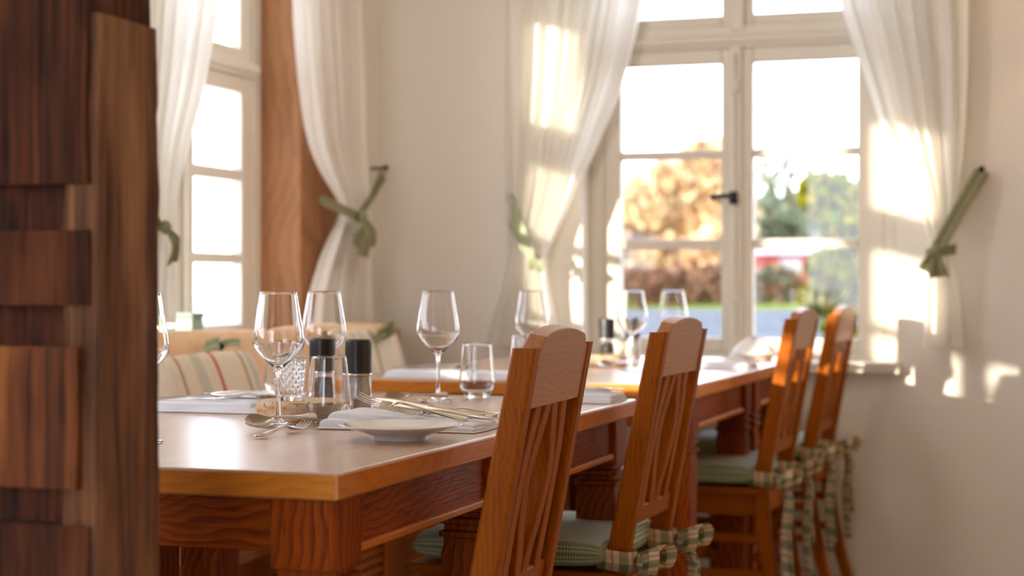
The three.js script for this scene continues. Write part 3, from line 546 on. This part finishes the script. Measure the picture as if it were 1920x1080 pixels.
function cutGlassGeo() {
  const R = (y) => 0.0235 + 0.0065 * Math.pow(y / 0.078, 0.8), seg = 150, rows = 80, H = 0.078, pos = [], idx = [];
  const prof = [];
  for (let j = 0; j <= rows; j++) { const y = H * j / rows; prof.push([y, 1]); }
  const pts = [];
  for (let j = 0; j <= rows; j++) for (let i = 0; i <= seg; i++) {
    const y = H * j / rows, a = i / seg * Math.PI * 2, u = i / seg * 15, v = y / 0.0155, p = (u + v) % 1, q = (((u - v) % 1) + 1) % 1;
    const pyr = Math.min(1 - 2 * Math.abs(p - 0.5), 1 - 2 * Math.abs(q - 0.5)), band = y > 0.008 && y < 0.074 ? 1 : 0;
    pts.push(V(Math.cos(a), 0, Math.sin(a)).multiplyScalar(R(y) - 0.001 + band * 0.0026 * pyr).setY(y));
  }
  pts.forEach((p) => pos.push(p.x, p.y, p.z));
  for (let j = 0; j < rows; j++) for (let i = 0; i < seg; i++) { const a = j * (seg + 1) + i; idx.push(a, a + seg + 1, a + 1, a + 1, a + seg + 1, a + seg + 2); }
  const g = new THREE.BufferGeometry(); g.setAttribute('position', new THREE.Float32BufferAttribute(pos, 3)); g.setIndex(idx); g.computeVertexNormals();
  const inn = lathe(smooth([[R(H), H], [R(H) - 0.0012, H + 0.0008], [R(H) - 0.003, H - 0.001], [0.0215, 0.02], [0.018, 0.012], [0, 0.011]], 4), 64), bot = lathe([[0.0002, 0.0], [0.0235, 0.0]], 64);
  return merge([g, inn, bot]);
}
const G = { wine: wineGlassGeo(), tumbler: tumblerGeo(), cut: cutGlassGeo() };
const GY = TT + 0.0006;
[[-1.373, -2.304, 'wine glass half hidden by the dark foreground post'], [-1.31, -2.651, 'wine glass nearest in full view behind the spoon and fork'], [-1.434, -3.106, 'wine glass behind the black-capped pepper mill'], [-1.283, -3.346, 'wine glass standing alone in front of the plain wall'], [-1.347, -4.189, 'wine glass in front of the sunlit curtain behind the nearest chair'], [-1.228, -4.756, 'wine glass in front of the two far mills'], [-1.185, -5.087, 'faint wine glass before the window above the second chair']]
  .forEach(([x, z, l]) => meshThing('wine_glass', G.wine, M.glass, l, 'wine glass', [x, GY, z], 0, 'wine glasses on the tables'));
[[-1.253, -2.734, 'stemless tumbler in front of the wood slice and mills'], [-1.239, -3.466, 'stemless tumbler right of the lone wine glass'], [-1.601, -3.26, 'stemless tumbler just left of the cut glass beside the plate rim'], [-1.361, -4.17, 'stemless tumbler at the near edge of the third table']]
  .forEach(([x, z, l]) => meshThing('tumbler', G.tumbler, M.glass, l, 'tumbler', [x, GY, z], 0, 'stemless tumblers on the tables'));
// wood slices
function woodSlice(x, z, r, h, label) {
  const t = thing('wood_slice', label, 'coaster', [x, TT + 0.0005, z], 0, 'birch wood slices under table pieces');
  const rad = (a) => r * (1 + 0.03 * Math.sin(a * 2 + 1) + 0.02 * Math.sin(a * 5));
  part('bark', sheet(64, 8, (u, v) => { const a = -u * Math.PI * 2, b = 1 - 0.03 * Math.pow(Math.abs(v * 2 - 1), 4) + 0.01 * (fbm(u, v, 24, 4, 311, 2) - 0.5); return V(Math.cos(a) * rad(a) * b, v * h, Math.sin(a) * rad(a) * b); }, (u, v) => [u * 2, v]), M.bark, t);
  const face = (y, s) => sheet(64, 6, (u, v) => { const a = s * u * Math.PI * 2, k = rad(a) * 0.968 * v; return V(Math.cos(a) * k, y, Math.sin(a) * k); }, (u, v) => [0.5 + 0.5 * v * Math.cos(u * 6.2832), 0.5 + 0.5 * v * Math.sin(u * 6.2832)]);
  part('cut_face', merge([face(h, 1), face(0, -1)]), M.sliceTop, t);
}
M.bark.side = THREE.DoubleSide; M.sliceTop.side = THREE.DoubleSide;
woodSlice(-1.339, -2.821, 0.088, 0.034, 'birch bark wood slice carrying the diamond-cut glass');
woodSlice(-1.391, -5.018, 0.078, 0.034, 'wood slice on the third table before the far mills');
meshThing('cut_glass', G.cut, M.glass, 'diamond-cut glass tumbler standing on the birch wood slice', 'candle glass', [-1.362, TT + 0.0352, -2.80]);
// mills
function mill(x, z, fill, label) {
  const t = thing(fill === M.pepper ? 'pepper_mill' : 'salt_mill', label, 'mill', [x, TT + 0.0005, z], 0);
  const body = [[0.0002, 0], [0.026, 0], [0.0275, 0.002], [0.0268, 0.012], [0.0245, 0.05], [0.0225, 0.074], [0.0215, 0.0745], [0.0225, 0.05], [0.0248, 0.014], [0.024, 0.012], [0.0002, 0.012]];
  part('glass_body', lathe(body, 48), M.glass, t);
  const f = part('filling', lathe([[0.0002, 0.0122], [0.0239, 0.0122], [0.0246, 0.0145], [0.0223, 0.05], [0.0216, fill === M.pepper ? 0.064 : 0.072], [0.0002, fill === M.pepper ? 0.066 : 0.073]], 40), fill, t);
  f.userData.label = fill === M.pepper ? 'dark peppercorns' : 'pale grey salt';
  part('cap', lathe(smooth([[0.0002, 0.076], [0.0215, 0.076], [0.0232, 0.0765], [0.0242, 0.079], [0.0245, 0.1], [0.0248, 0.137], [0.0236, 0.1405], [0.0002, 0.1412]], 3), 40), M.black, t);
  part('cap_ring', lathe([[0.0225, 0.0735], [0.0252, 0.0738], [0.0252, 0.0778], [0.0225, 0.0782]], 40), M.steel, t);
}
mill(-1.382, -2.986, M.pepper, 'black-capped pepper mill behind the nearest tumbler');
mill(-1.288, -2.943, M.salt, 'black-capped salt mill right of the near pepper mill');
mill(-1.434, -5.236, M.pepper, 'black-capped mill on the far table behind the wood slice');
mill(-1.357, -5.261, M.salt, 'black-capped mill on the far table behind a glass stem');

// ---------- plates, napkins, cutlery ----------
function plateGeo(R) {
  const s = R / 0.093;
  return lathe([[0.0002, 0.004], [0.036 * s, 0.004], [0.038 * s, 0.0], [0.041 * s, 0.0], [0.0415 * s, 0.006], [0.058 * s, 0.0115], [0.09 * s, 0.021], [0.093 * s, 0.0232], [0.0925 * s, 0.0245], [0.088 * s, 0.0238], [0.06 * s, 0.0155], [0.048 * s, 0.0105], [0.0002, 0.0098]], 72);
}
const plateG = plateGeo(0.097);
[[-1.016, -2.486, 'white bread plate at the near right table edge under the cutlery'], [-1.58, -3.109, 'white bread plate at the left behind the folded napkin'], [-1.014, -5.60, 'white plate on the farthest table before the window']]
  .forEach(([x, z, l]) => meshThing('bread_plate', plateG, M.porcelain, l, 'plate', [x, GY, z], 0, 'white bread plates'));
function napkinGeo(L, W, hL, hR, sd) { // folded napkin along x: soft rounded folds, thicker at -x
  const prof = (u, v) => Math.pow(Math.max(0, (1 - Math.pow(Math.abs(u), 10)) * (1 - Math.pow(Math.abs(v), 10))), 0.28);
  const slab = (l, w, y0, f, ox, oz, k) => {
    const bend = (x, z) => 0.0018 * (fbm(x * 1.5 + 0.5, z * 1.5 + 0.5, 6, 6, 321 + sd + k, 2) - 0.5);
    const top = sheet(40, 16, (i, j) => { let u = Math.sin((i - 0.5) * Math.PI), v = -Math.sin((j - 0.5) * Math.PI); const x = u * l / 2 + ox + 0.002 * Math.sin(v * 3 + k), z = v * w / 2 + oz + 0.0025 * Math.sin(u * 4 + k); const t = f(x); return V(x, y0 + t * (0.45 + 0.55 * prof(u, v)) + bend(x, z) - (prof(u, v) < 0.02 ? t * 0.25 : 0), z); });
    const side = sheet(120, 3, (i, j) => { const e = i * 4, q = Math.floor(Math.min(3.999, e)), r = e - q; const sn = (t) => Math.sin((t - 0.5) * Math.PI), [u, v] = [[sn(r), 1], [1, -sn(r)], [-sn(r), -1], [-1, sn(r)]][q]; const x = u * l / 2 + ox + 0.002 * Math.sin(v * 3 + k), z = v * w / 2 + oz + 0.0025 * Math.sin(u * 4 + k), t = f(x); const o = 0.0035 * Math.sin(j * Math.PI), nx = Math.abs(u) > 0.999 ? Math.sign(u) : 0, nz = Math.abs(v) > 0.999 ? Math.sign(v) : 0; return V(x + nx * o, y0 + t * 0.2 * j + (j === 0 ? 0 : 0), z + nz * o); });
    return [top, side];
  };
  const h = (x) => hL + (hR - hL) * Math.min(1, Math.max(0, (x / L + 0.5) * 1.6));
  return flatUV(merge([...slab(L, W, 0, (x) => h(x) * 0.6, 0, 0, 1), ...slab(L - 0.012, W - 0.012, 0.0, (x) => h(x), 0.004, -0.004, 2)]), 0.1);
}
M.linen.side = THREE.DoubleSide;
const napG = napkinGeo(0.275, 0.13, 0.033, 0.016, 0), napG2 = napkinGeo(0.23, 0.13, 0.022, 0.02, 3);
const NAP = 'folded white napkins';
[[napG, -1.08, -2.685, 0.0, 'folded white napkin lying behind the nearest plate with cutlery on it'], [napG2, -1.595, -2.955, Math.PI + 0.03, 'folded white napkin at the left edge of the tables below the striped cushion'], [napG2, -1.03, -3.44, 0, 'folded white napkin seen between the first and second chairs'], [napG2, -1.64, -4.24, Math.PI, 'folded white napkin on the third table behind the lone wine glass'], [napG2, -1.40, -4.215, 0.3, 'folded white napkin behind the nearest chair crest on the third table'], [napG2, -1.03, -4.98, 0, 'folded bluish-white napkin seen right of the second chair crest']]
  .forEach(([g, x, z, r, l]) => meshThing('napkin', g, M.linen, l, 'napkin', [x, GY, z], r, NAP));
{ // loosely folded napkin mounded on the far plate
  const g = sheet(40, 14, (u, v) => { const a = u * Math.PI * 2, k = Math.sqrt(1 - v * v * 0.98), r = 0.075 * (1 - 0.25 * v) * k * (1 + 0.06 * Math.sin(a * 5 + v * 6)); return V(Math.cos(a) * r * 1.1, v * 0.062 * (1 + 0.1 * Math.sin(a * 3)), Math.sin(a) * r * 0.7); }, (u, v) => [u, v]);
  meshThing('napkin', g, std({ color: lin(236, 234, 232), roughness: 0.95, side: THREE.DoubleSide }), 'white loosely folded napkin mounded on the farthest plate', 'napkin', [-1.03, TT + 0.0118, -5.60], 0.3);
}
// cutlery: lies along x, handle end at +x, working end at -x
function strip(st) { // st: [s, halfWidth, y, dish, thick]
  const nu = 10, cu = st.map((q) => q), cr = (k) => new THREE.CatmullRomCurve3(cu.map((q, i) => V(q[0], q[k], i)), false, 'centripetal'), N = (cu.length - 1) * 6;
  const A = [1, 2, 3, 4].map((k) => cr(k)), at = (v) => A.map((c) => c.getPoint(v));
  const surf = (s) => sheet(nu, N, (u, v) => { const q = at(v), t = (u - 0.5) * 2; const y = q[1].y + q[2].y * t * t + s * q[3].y / 2 * Math.sqrt(Math.max(0, 1 - t * t * t * t)); return V(q[0].x, y, t * Math.max(0.0002, q[0].y)); });
  const a = surf(1), b = surf(-1), ix = a.index.array; for (let i = 0; i < ix.length; i += 3) { const q = ix[i]; ix[i] = ix[i + 1]; ix[i + 1] = q; } a.computeVertexNormals();
  return merge([a, b]);
}
const handleSt = (L) => [[0.02, 0.0032, 0.012, 0, 0.0034], [0.06, 0.0038, 0.007, 0, 0.0038], [L - 0.03, 0.0072, 0.004, 0, 0.0036], [L - 0.006, 0.0078, 0.0035, 0, 0.0024], [L, 0.002, 0.0035, 0, 0.0016]];
function spoonGeo(L, w) { return strip([[-0.056, 0.001, 0.0085, 0.001, 0.0014], [-0.05, w * 0.55, 0.0065, 0.003, 0.0016], [-0.034, w, 0.003, 0.0075, 0.0016], [-0.016, w * 0.86, 0.0035, 0.007, 0.0016], [-0.003, w * 0.4, 0.0075, 0.003, 0.0018], [0.006, 0.004, 0.0115, 0.0006, 0.0024], ...handleSt(L)]); }
function forkParts(L, w) {
  const base = strip([[-0.022, w * 0.96, 0.0045, 0.001, 0.0018], [-0.012, w, 0.0045, 0.001, 0.002], [-0.002, w * 0.6, 0.007, 0.0005, 0.0022], [0.006, 0.004, 0.0105, 0, 0.0026], ...handleSt(L)]);
  const tines = [-1, -0.34, 0.34, 1].map((k) => { const z = k * w * 0.84; return strip([[-0.0205, 0.0016, 0.0048, 0, 0.002], [-0.035, 0.0014, 0.006, 0, 0.0019], [-0.052, 0.0012, 0.0105, 0, 0.0016], [-0.062, 0.0005, 0.0145, 0, 0.0008]]).translate(0, 0, z); });
  return { base, tines };
}
function knifeParts(L) {
  const blade = strip([[-0.10, 0.0006, 0.004, 0, 0.0006], [-0.09, 0.006, 0.004, 0, 0.001], [-0.06, 0.0098, 0.004, 0, 0.0013], [-0.01, 0.009, 0.004, 0, 0.0017], [0.0, 0.0062, 0.004, 0, 0.003]]);
  const handle = strip([[-0.002, 0.0055, 0.004, 0, 0.004], [0.02, 0.0062, 0.004, 0, 0.0055], [L - 0.02, 0.0092, 0.004, 0, 0.0062], [L - 0.004, 0.0088, 0.004, 0, 0.0055], [L, 0.003, 0.004, 0, 0.003]]);
  return { blade, handle };
}
const spoonG = spoonGeo(0.11, 0.018), forkG = forkParts(0.115, 0.011), bigFork = forkParts(0.13, 0.0125), knifeG = knifeParts(0.1), bigSpoonG = spoonGeo(0.14, 0.0215);
const place = (o, tilt) => { if (tilt) o.rotation.order = 'YXZ', o.rotation.z = tilt[0], o.rotation.x = tilt[1] ?? 0; return o; };
function spoon(g, x, y, z, r, label, tilt, group) { return place(meshThing('spoon', g, M.steel, label, 'spoon', [x, y, z], r, group), tilt); }
function fork(f, x, y, z, r, label, tilt, group) { const t = thing('fork', label, 'fork', [x, y, z], r, group); part('handle', f.base, M.steel, t); f.tines.forEach((g) => part('tine', g, M.steel, t)); return place(t, tilt); }
function knife(x, y, z, r, label, tilt, group) { const t = thing('knife', label, 'knife', [x, y, z], r, group); part('blade', knifeG.blade, M.steel, t); part('handle', knifeG.handle, M.steel, t); return place(t, tilt); }
const DY = GY + 0.0005, NY = GY + 0.022;
// dessert pair in front of the nearest wine glass: the spoon's bowl and the fork's handle point at the camera
spoon(spoonG, -1.303, DY + 0.008, -2.60, Math.PI / 2 - 0.32, 'dessert spoon with its bowl turned to the camera before the nearest wine glass', [0.06, 0.62]);
fork(forkG, -1.232, DY, -2.535, -Math.PI / 2 - 0.02, 'dessert fork lying beside the spoon before the nearest wine glass');
spoon(spoonG, -1.31, DY + 0.008, -3.23, Math.PI / 2 - 0.5, 'dessert spoon lying before the lone wine glass', [0.06, 0.62]);
fork(forkG, -1.262, DY, -3.20, -Math.PI / 2 - 0.02, 'dessert fork lying before the lone wine glass');
spoon(spoonG, -1.32, DY + 0.008, -4.87, Math.PI / 2 - 0.5, 'small spoon on the third table beside the far wood slice', [0.06, 0.62]);
// nearest place setting
fork(bigFork, -1.095, GY + 0.036, -2.645, 0.06, 'dinner fork with tines raised over the nearest plate on the napkin', [-0.16, 0.35]);
fork(bigFork, -1.045, GY + 0.020, -2.675, 0.04, 'second fork lying alongside the knives on the nearest napkin', [-0.02]);
knife(-1.055, GY + 0.030, -2.705, 0.03, 'table knife with its blade propped up on the nearest napkin', [-0.2, 0.7]);
knife(-1.04, GY + 0.020, -2.73, -0.02, 'table knife lying flat at the back of the nearest napkin', [-0.03, 0.35]);
spoon(bigSpoonG, -1.03, GY + 0.019, -2.745, 0.05, 'large spoon at the back of the nearest napkin');
// left setting
spoon(bigSpoonG, -1.51, NY, -2.95, Math.PI - 0.05, 'large spoon on the left napkin with the bowl towards the plate');
knife(-1.56, NY, -2.985, Math.PI, 'knife on the left napkin behind the large spoon');
fork(bigFork, -1.58, NY, -2.92, Math.PI + 0.05, 'fork on the left napkin half hidden by the foreground post');
// between chairs
knife(-1.03, NY, -3.43, 0.0, 'knife on the napkin seen between the first two chairs');
fork(bigFork, -1.04, NY, -3.46, 0.0, 'fork on the napkin seen between the first two chairs');
// third and farthest tables
fork(bigFork, -1.62, NY, -4.22, Math.PI, 'fork on the napkin behind the lone wine glass');
knife(-1.63, NY, -4.25, Math.PI, 'knife on the napkin behind the lone wine glass');
spoon(bigSpoonG, -1.6, NY, -4.27, Math.PI, 'spoon on the napkin behind the lone wine glass');
knife(-1.0, NY, -4.99, 0, 'knife on the bluish-white napkin right of the second chair');

// ---------- wall lamp just outside the frame ----------
{
  const t = thing('wall_lamp', 'small shaded wall lamp on the back wall right of the curtain', 'lamp', [0.08, 1.9, ZB]);
  part('wall_plate', new THREE.CylinderGeometry(0.045, 0.045, 0.015, 24).rotateX(Math.PI / 2).translate(0, 0, 0.008), M.iron, t);
  part('arm', tube([V(0, 0, 0.01), V(0, -0.02, 0.07), V(0, 0.02, 0.11)], 0.007, 16), M.iron, t);
  part('bulb', new THREE.SphereGeometry(0.028, 16, 12).translate(0, 0.07, 0.11), std({ color: 0xffffff, emissive: lin(255, 196, 120), emissiveIntensity: 3 }), t);
  part('shade', lathe([[0.085, 0.0], [0.055, 0.13]], 40).translate(0, 0, 0.11), phy({ color: lin(238, 214, 172), transmission: 0.5, roughness: 1, thickness: 0, side: THREE.DoubleSide }), t);
  const l = new THREE.PointLight(new THREE.Color().setRGB(1, 0.66, 0.34), 0.08, 0, 2); l.position.set(0.08, 1.97, ZB + 0.11); l.castShadow = true; scene.add(l);
}

// two unseen frosted globes on cords, added as fill light over the tables
for (const [i, z] of [-2.7, -4.6].entries()) {
  const y = 2.12, x = -1.35, t = thing('fill_globe', ['unseen frosted globe added as fill light over the nearest tables', 'unseen frosted globe added as fill light over the far tables'][i], 'lamp', [x, y, z]);
  part('globe', new THREE.SphereGeometry(0.15, 32, 20), std({ color: lin(240, 234, 222), roughness: 0.6, emissive: lin(255, 238, 214), emissiveIntensity: 0.35 }), t);
  part('cord', new THREE.CylinderGeometry(0.004, 0.004, HT - y - 0.15, 8).translate(0, (HT - y - 0.15) / 2 + 0.15, 0), M.black, t);
  const l = new THREE.PointLight(new THREE.Color().setRGB(1, 0.95, 0.88), 0.4, 0, 2); l.position.set(x, y, z); l.shadow.radius = 7; l.castShadow = true; scene.add(l);
}

// ---------- outdoors ----------
const YG = 0.42;
{
  const yard = tex(256, 256, (u, v) => mix3(rgb(104, 105, 106), rgb(84, 85, 87), fbm(u, v, 8, 8, 401, 4)));
  const gm = phy({ map: yard, roughness: 1, specularIntensity: 0 });
  const lawnT = tex(256, 256, (u, v) => mix3(rgb(124, 128, 54), rgb(92, 104, 40), fbm(u, v, 10, 10, 411, 4)));
  const lm = phy({ map: lawnT, roughness: 1, specularIntensity: 0 });
  const g1 = struct('ground', flatUV(sheet(40, 40, (u, v) => V(-14 + 74 * u, YG - 0.25 * Math.exp(-Math.pow((v - 1) * 30, 2)), -46 + 39.5 * v)), 4), gm); g1.name = 'ground';
  g1.material.side = THREE.DoubleSide;
  const g1b = struct('ground_side', flatUV(sheet(10, 10, (u, v) => V(-110 + 106.5 * u, YG - 0.03 + 0.02 * u, -90 + 130 * v)), 4), phy({ color: lin(206, 204, 200), roughness: 1, specularIntensity: 0, side: THREE.DoubleSide })); g1b.name = 'ground_001';
  const g2 = struct('lawn', flatUV(sheet(40, 20, (u, v) => { const z = -90 + 44.2 * v, d = -z - 45.8; return V(-26 + 116 * u, YG - 0.02 + 0.035 * d + 0.3 * (fbm(u, v, 8, 5, 421, 2) - 0.5) * Math.min(1, d / 6), z); }), 5), lm); lm.side = THREE.DoubleSide; g2.name = 'ground_002';
  const leaf = (s) => { const g = new THREE.PlaneGeometry(s, s * 0.62, 2, 1); const p = g.attributes.position; for (let i = 0; i < p.count; i++) p.setZ(i, -0.2 * Math.abs(p.getX(i))); g.computeVertexNormals(); return g; };
  function foliage(parent, n, size, blobs, cols, sd) {
    const im = new THREE.InstancedMesh(leaf(size), phy({ color: 0xffffff, roughness: 1, specularIntensity: 0, transmission: 0.35, thickness: 0, side: THREE.DoubleSide }), n), q = new THREE.Object3D(), c = new THREE.Color();
    seed = sd;
    for (let i = 0; i < n; i++) {
      const b = blobs[Math.floor(rnd() * blobs.length)], a = rnd() * 6.283, h = rr(-1, 1), r = Math.pow(rnd(), 0.4), w = Math.sqrt(1 - h * h);
      q.position.set(b[0] + Math.cos(a) * w * r * b[3], b[1] + h * r * b[4], b[2] + Math.sin(a) * w * r * b[3]); q.rotation.set(rr(-2, 2), rr(-3, 3), rr(-2, 2)); q.scale.setScalar(rr(0.7, 1.4)); q.updateMatrix(); im.setMatrixAt(i, q.matrix);
      const k = cols[Math.floor(rnd() * cols.length)]; c.setRGB(k[0] / 255, k[1] / 255, k[2] / 255, THREE.SRGBColorSpace); c.multiplyScalar(rr(0.75, 1.2)); im.setColorAt(i, c);
    }
    shade(im); im.name = 'foliage'; im.userData.kind = 'stuff'; parent.add(im); return im;
  }
  const ray = (px, d) => { const u = (px - 960) / 3200, c = 0.9483, s = 0.3173; return [d * (c * u - s), -d * (c + s * u)]; };
  const yellow = [[220, 190, 146], [210, 176, 132], [226, 202, 160], [198, 160, 120]], green = [[104, 106, 8], [124, 116, 14], [70, 90, 8], [134, 122, 36]], dull = [[120, 128, 100], [136, 136, 108], [98, 110, 90]], brown = [[140, 104, 80], [122, 88, 70], [156, 122, 94]];
  function tree(px, d, h, w, base, cols, label, n, sd, size = 0.3, conic = false) {
    const [x, z] = ray(px, d), t = thing('tree', label, 'tree', [x, base, z]);
    part('trunk', merge([new THREE.CylinderGeometry(w * 0.05, w * 0.09, h * 0.6, 10).translate(0, h * 0.3, 0), tube([V(0, h * 0.4, 0), V(w * 0.2, h * 0.6, 0), V(w * 0.35, h * 0.8, 0.1)], w * 0.03, 8), tube([V(0, h * 0.35, 0), V(-w * 0.2, h * 0.55, 0), V(-w * 0.3, h * 0.75, 0.1)], w * 0.03, 8)]), std({ color: lin(92, 74, 60), roughness: 0.95 }), t);
    seed = sd; const bl = []; for (let i = 0; i < 9; i++) { const k = i / 8; bl.push(conic ? [rr(-0.1, 0.1) * w * (1 - k), h * (0.3 + 0.62 * k), rr(-0.2, 0.2) * w, w * (0.5 - 0.4 * k), h * 0.14] : [rr(-0.32, 0.32) * w, h * rr(0.35, 0.8), rr(-0.3, 0.3) * w, w * rr(0.22, 0.36), h * rr(0.14, 0.22)]); }
    foliage(t, n, size, bl, cols, sd + 1);
  }
  tree(1215, 55, 4.3, 4.2, 0.3, yellow, 'golden autumn tree at the left of the garden view', 7000, 501, 0.4);
  tree(1300, 52, 5.6, 3.2, 0.3, yellow, 'tall golden autumn tree left of the window centre', 7000, 503, 0.4);
  tree(1360, 60, 4.6, 3.0, 0.4, yellow, 'golden autumn tree behind the window centre post', 4500, 505, 0.38);
  tree(1165, 62, 4.2, 3.6, 0.4, yellow, 'golden autumn tree half hidden by the left curtain', 6000, 506, 0.4);
  tree(1478, 70, 7.6, 3.6, 0.6, dull, 'faint grey-green tree rising into the pale sky', 420, 507, 0.3);
  tree(1440, 66, 4.2, 3.2, 0.5, dull, 'dull green tree behind the red shed', 3200, 509, 0.34);
  tree(1555, 72, 4.8, 4.6, 0.5, dull, 'dull green tree right of the red shed', 3200, 511, 0.34);
  for (const [i, [px, lab]] of [[1200, 'russet shrub below the golden trees at the left'], [1265, 'russet shrub below the tall golden tree'], [1330, 'russet shrub beside the window centre post'], [1450, 'russet shrub in front of the red shed']].entries()) {
    const [x, z] = ray(px, 50), t = thing('shrub', lab, 'shrub', [x, 0.55, z]);
    part('stem', new THREE.CylinderGeometry(0.04, 0.06, 0.5, 8).translate(0, 0.25, 0), std({ color: lin(92, 74, 60), roughness: 0.95 }), t);
    foliage(t, 1800, 0.24, [[-0.4, 0.45, 0, 0.5, 0.4], [0.35, 0.5, 0, 0.55, 0.45], [0, 0.75, 0.1, 0.45, 0.35]], i === 3 ? dull.concat(brown) : brown, 520 + i);
  }
  { // unseen tree, added so its trunk keeps the sun off the left window's far casement
    const t = thing('tree', 'unseen slim tree added outside the left wall to shade the window', 'tree', [-3.72, 0.1, -3.30]);
    part('trunk', merge([new THREE.CylinderGeometry(0.1, 0.12, 4.2, 14).translate(0, 2.1, 0), tube([V(0, 3.2, 0), V(-0.4, 3.8, 0.3), V(-0.7, 4.4, 0.5)], 0.05, 8), tube([V(0, 3.4, 0), V(-0.2, 4, -0.4), V(-0.4, 4.6, -0.8)], 0.05, 8)]), std({ color: lin(92, 80, 66), roughness: 0.95 }), t);
    foliage(t, 900, 0.16, [[-0.4, 4.9, 0.2, 0.8, 0.5], [0, 5.2, -0.3, 0.8, 0.5]], yellow, 611);
  }
  { // red shed with a grey roof
    const [x, z] = ray(1475, 56), t = thing('shed', 'small red garden shed with a grey roof across the lawn', 'shed', [x, 0.6, z], 0.32);
    part('walls', bx(-1.25, 1.25, 0, 1.55, -0.8, 0.8, 0.02), std({ color: lin(190, 70, 66), roughness: 0.9 }), t);
    const sh = new THREE.Shape([[-0.95, 1.5], [0.95, 1.5], [0, 1.95]].map((p) => new THREE.Vector2(...p)));
    part('roof', new THREE.ExtrudeGeometry(sh, { depth: 2.8, bevelEnabled: false }).translate(0, 0, -1.4).rotateY(Math.PI / 2), std({ color: lin(176, 180, 190), roughness: 0.8 }), t);
    part('door', bx(-0.35, 0.35, 0, 1.35, 0.8, 0.83, 0.01), std({ color: lin(196, 190, 186), roughness: 0.8 }), t);
  }
  { // hedge bush close to the window
    const [x, z] = ray(1562, 12), t = thing('bush', 'yellow-green leafy bush growing close outside the garden window', 'bush', [x, YG, z]);
    part('stem', merge([tube([V(0, 0, 0), V(0.03, 0.4, 0), V(-0.02, 0.9, 0)], 0.02, 8), tube([V(0.02, 0.2, 0), V(0.12, 0.5, 0.05), V(0.1, 0.9, 0)], 0.015, 8)]), std({ color: lin(86, 74, 50), roughness: 0.95 }), t);
    const b = []; for (let i = 0; i < 12; i++) b.push([rr(-0.05, 0.3), 0.1 + i * 0.105, rr(-0.15, 0.15), 0.16 + 0.06 * rnd(), 0.14]);
    foliage(t, 7000, 0.075, b, green, 541);
  }
}

renderer.render(scene, camera);
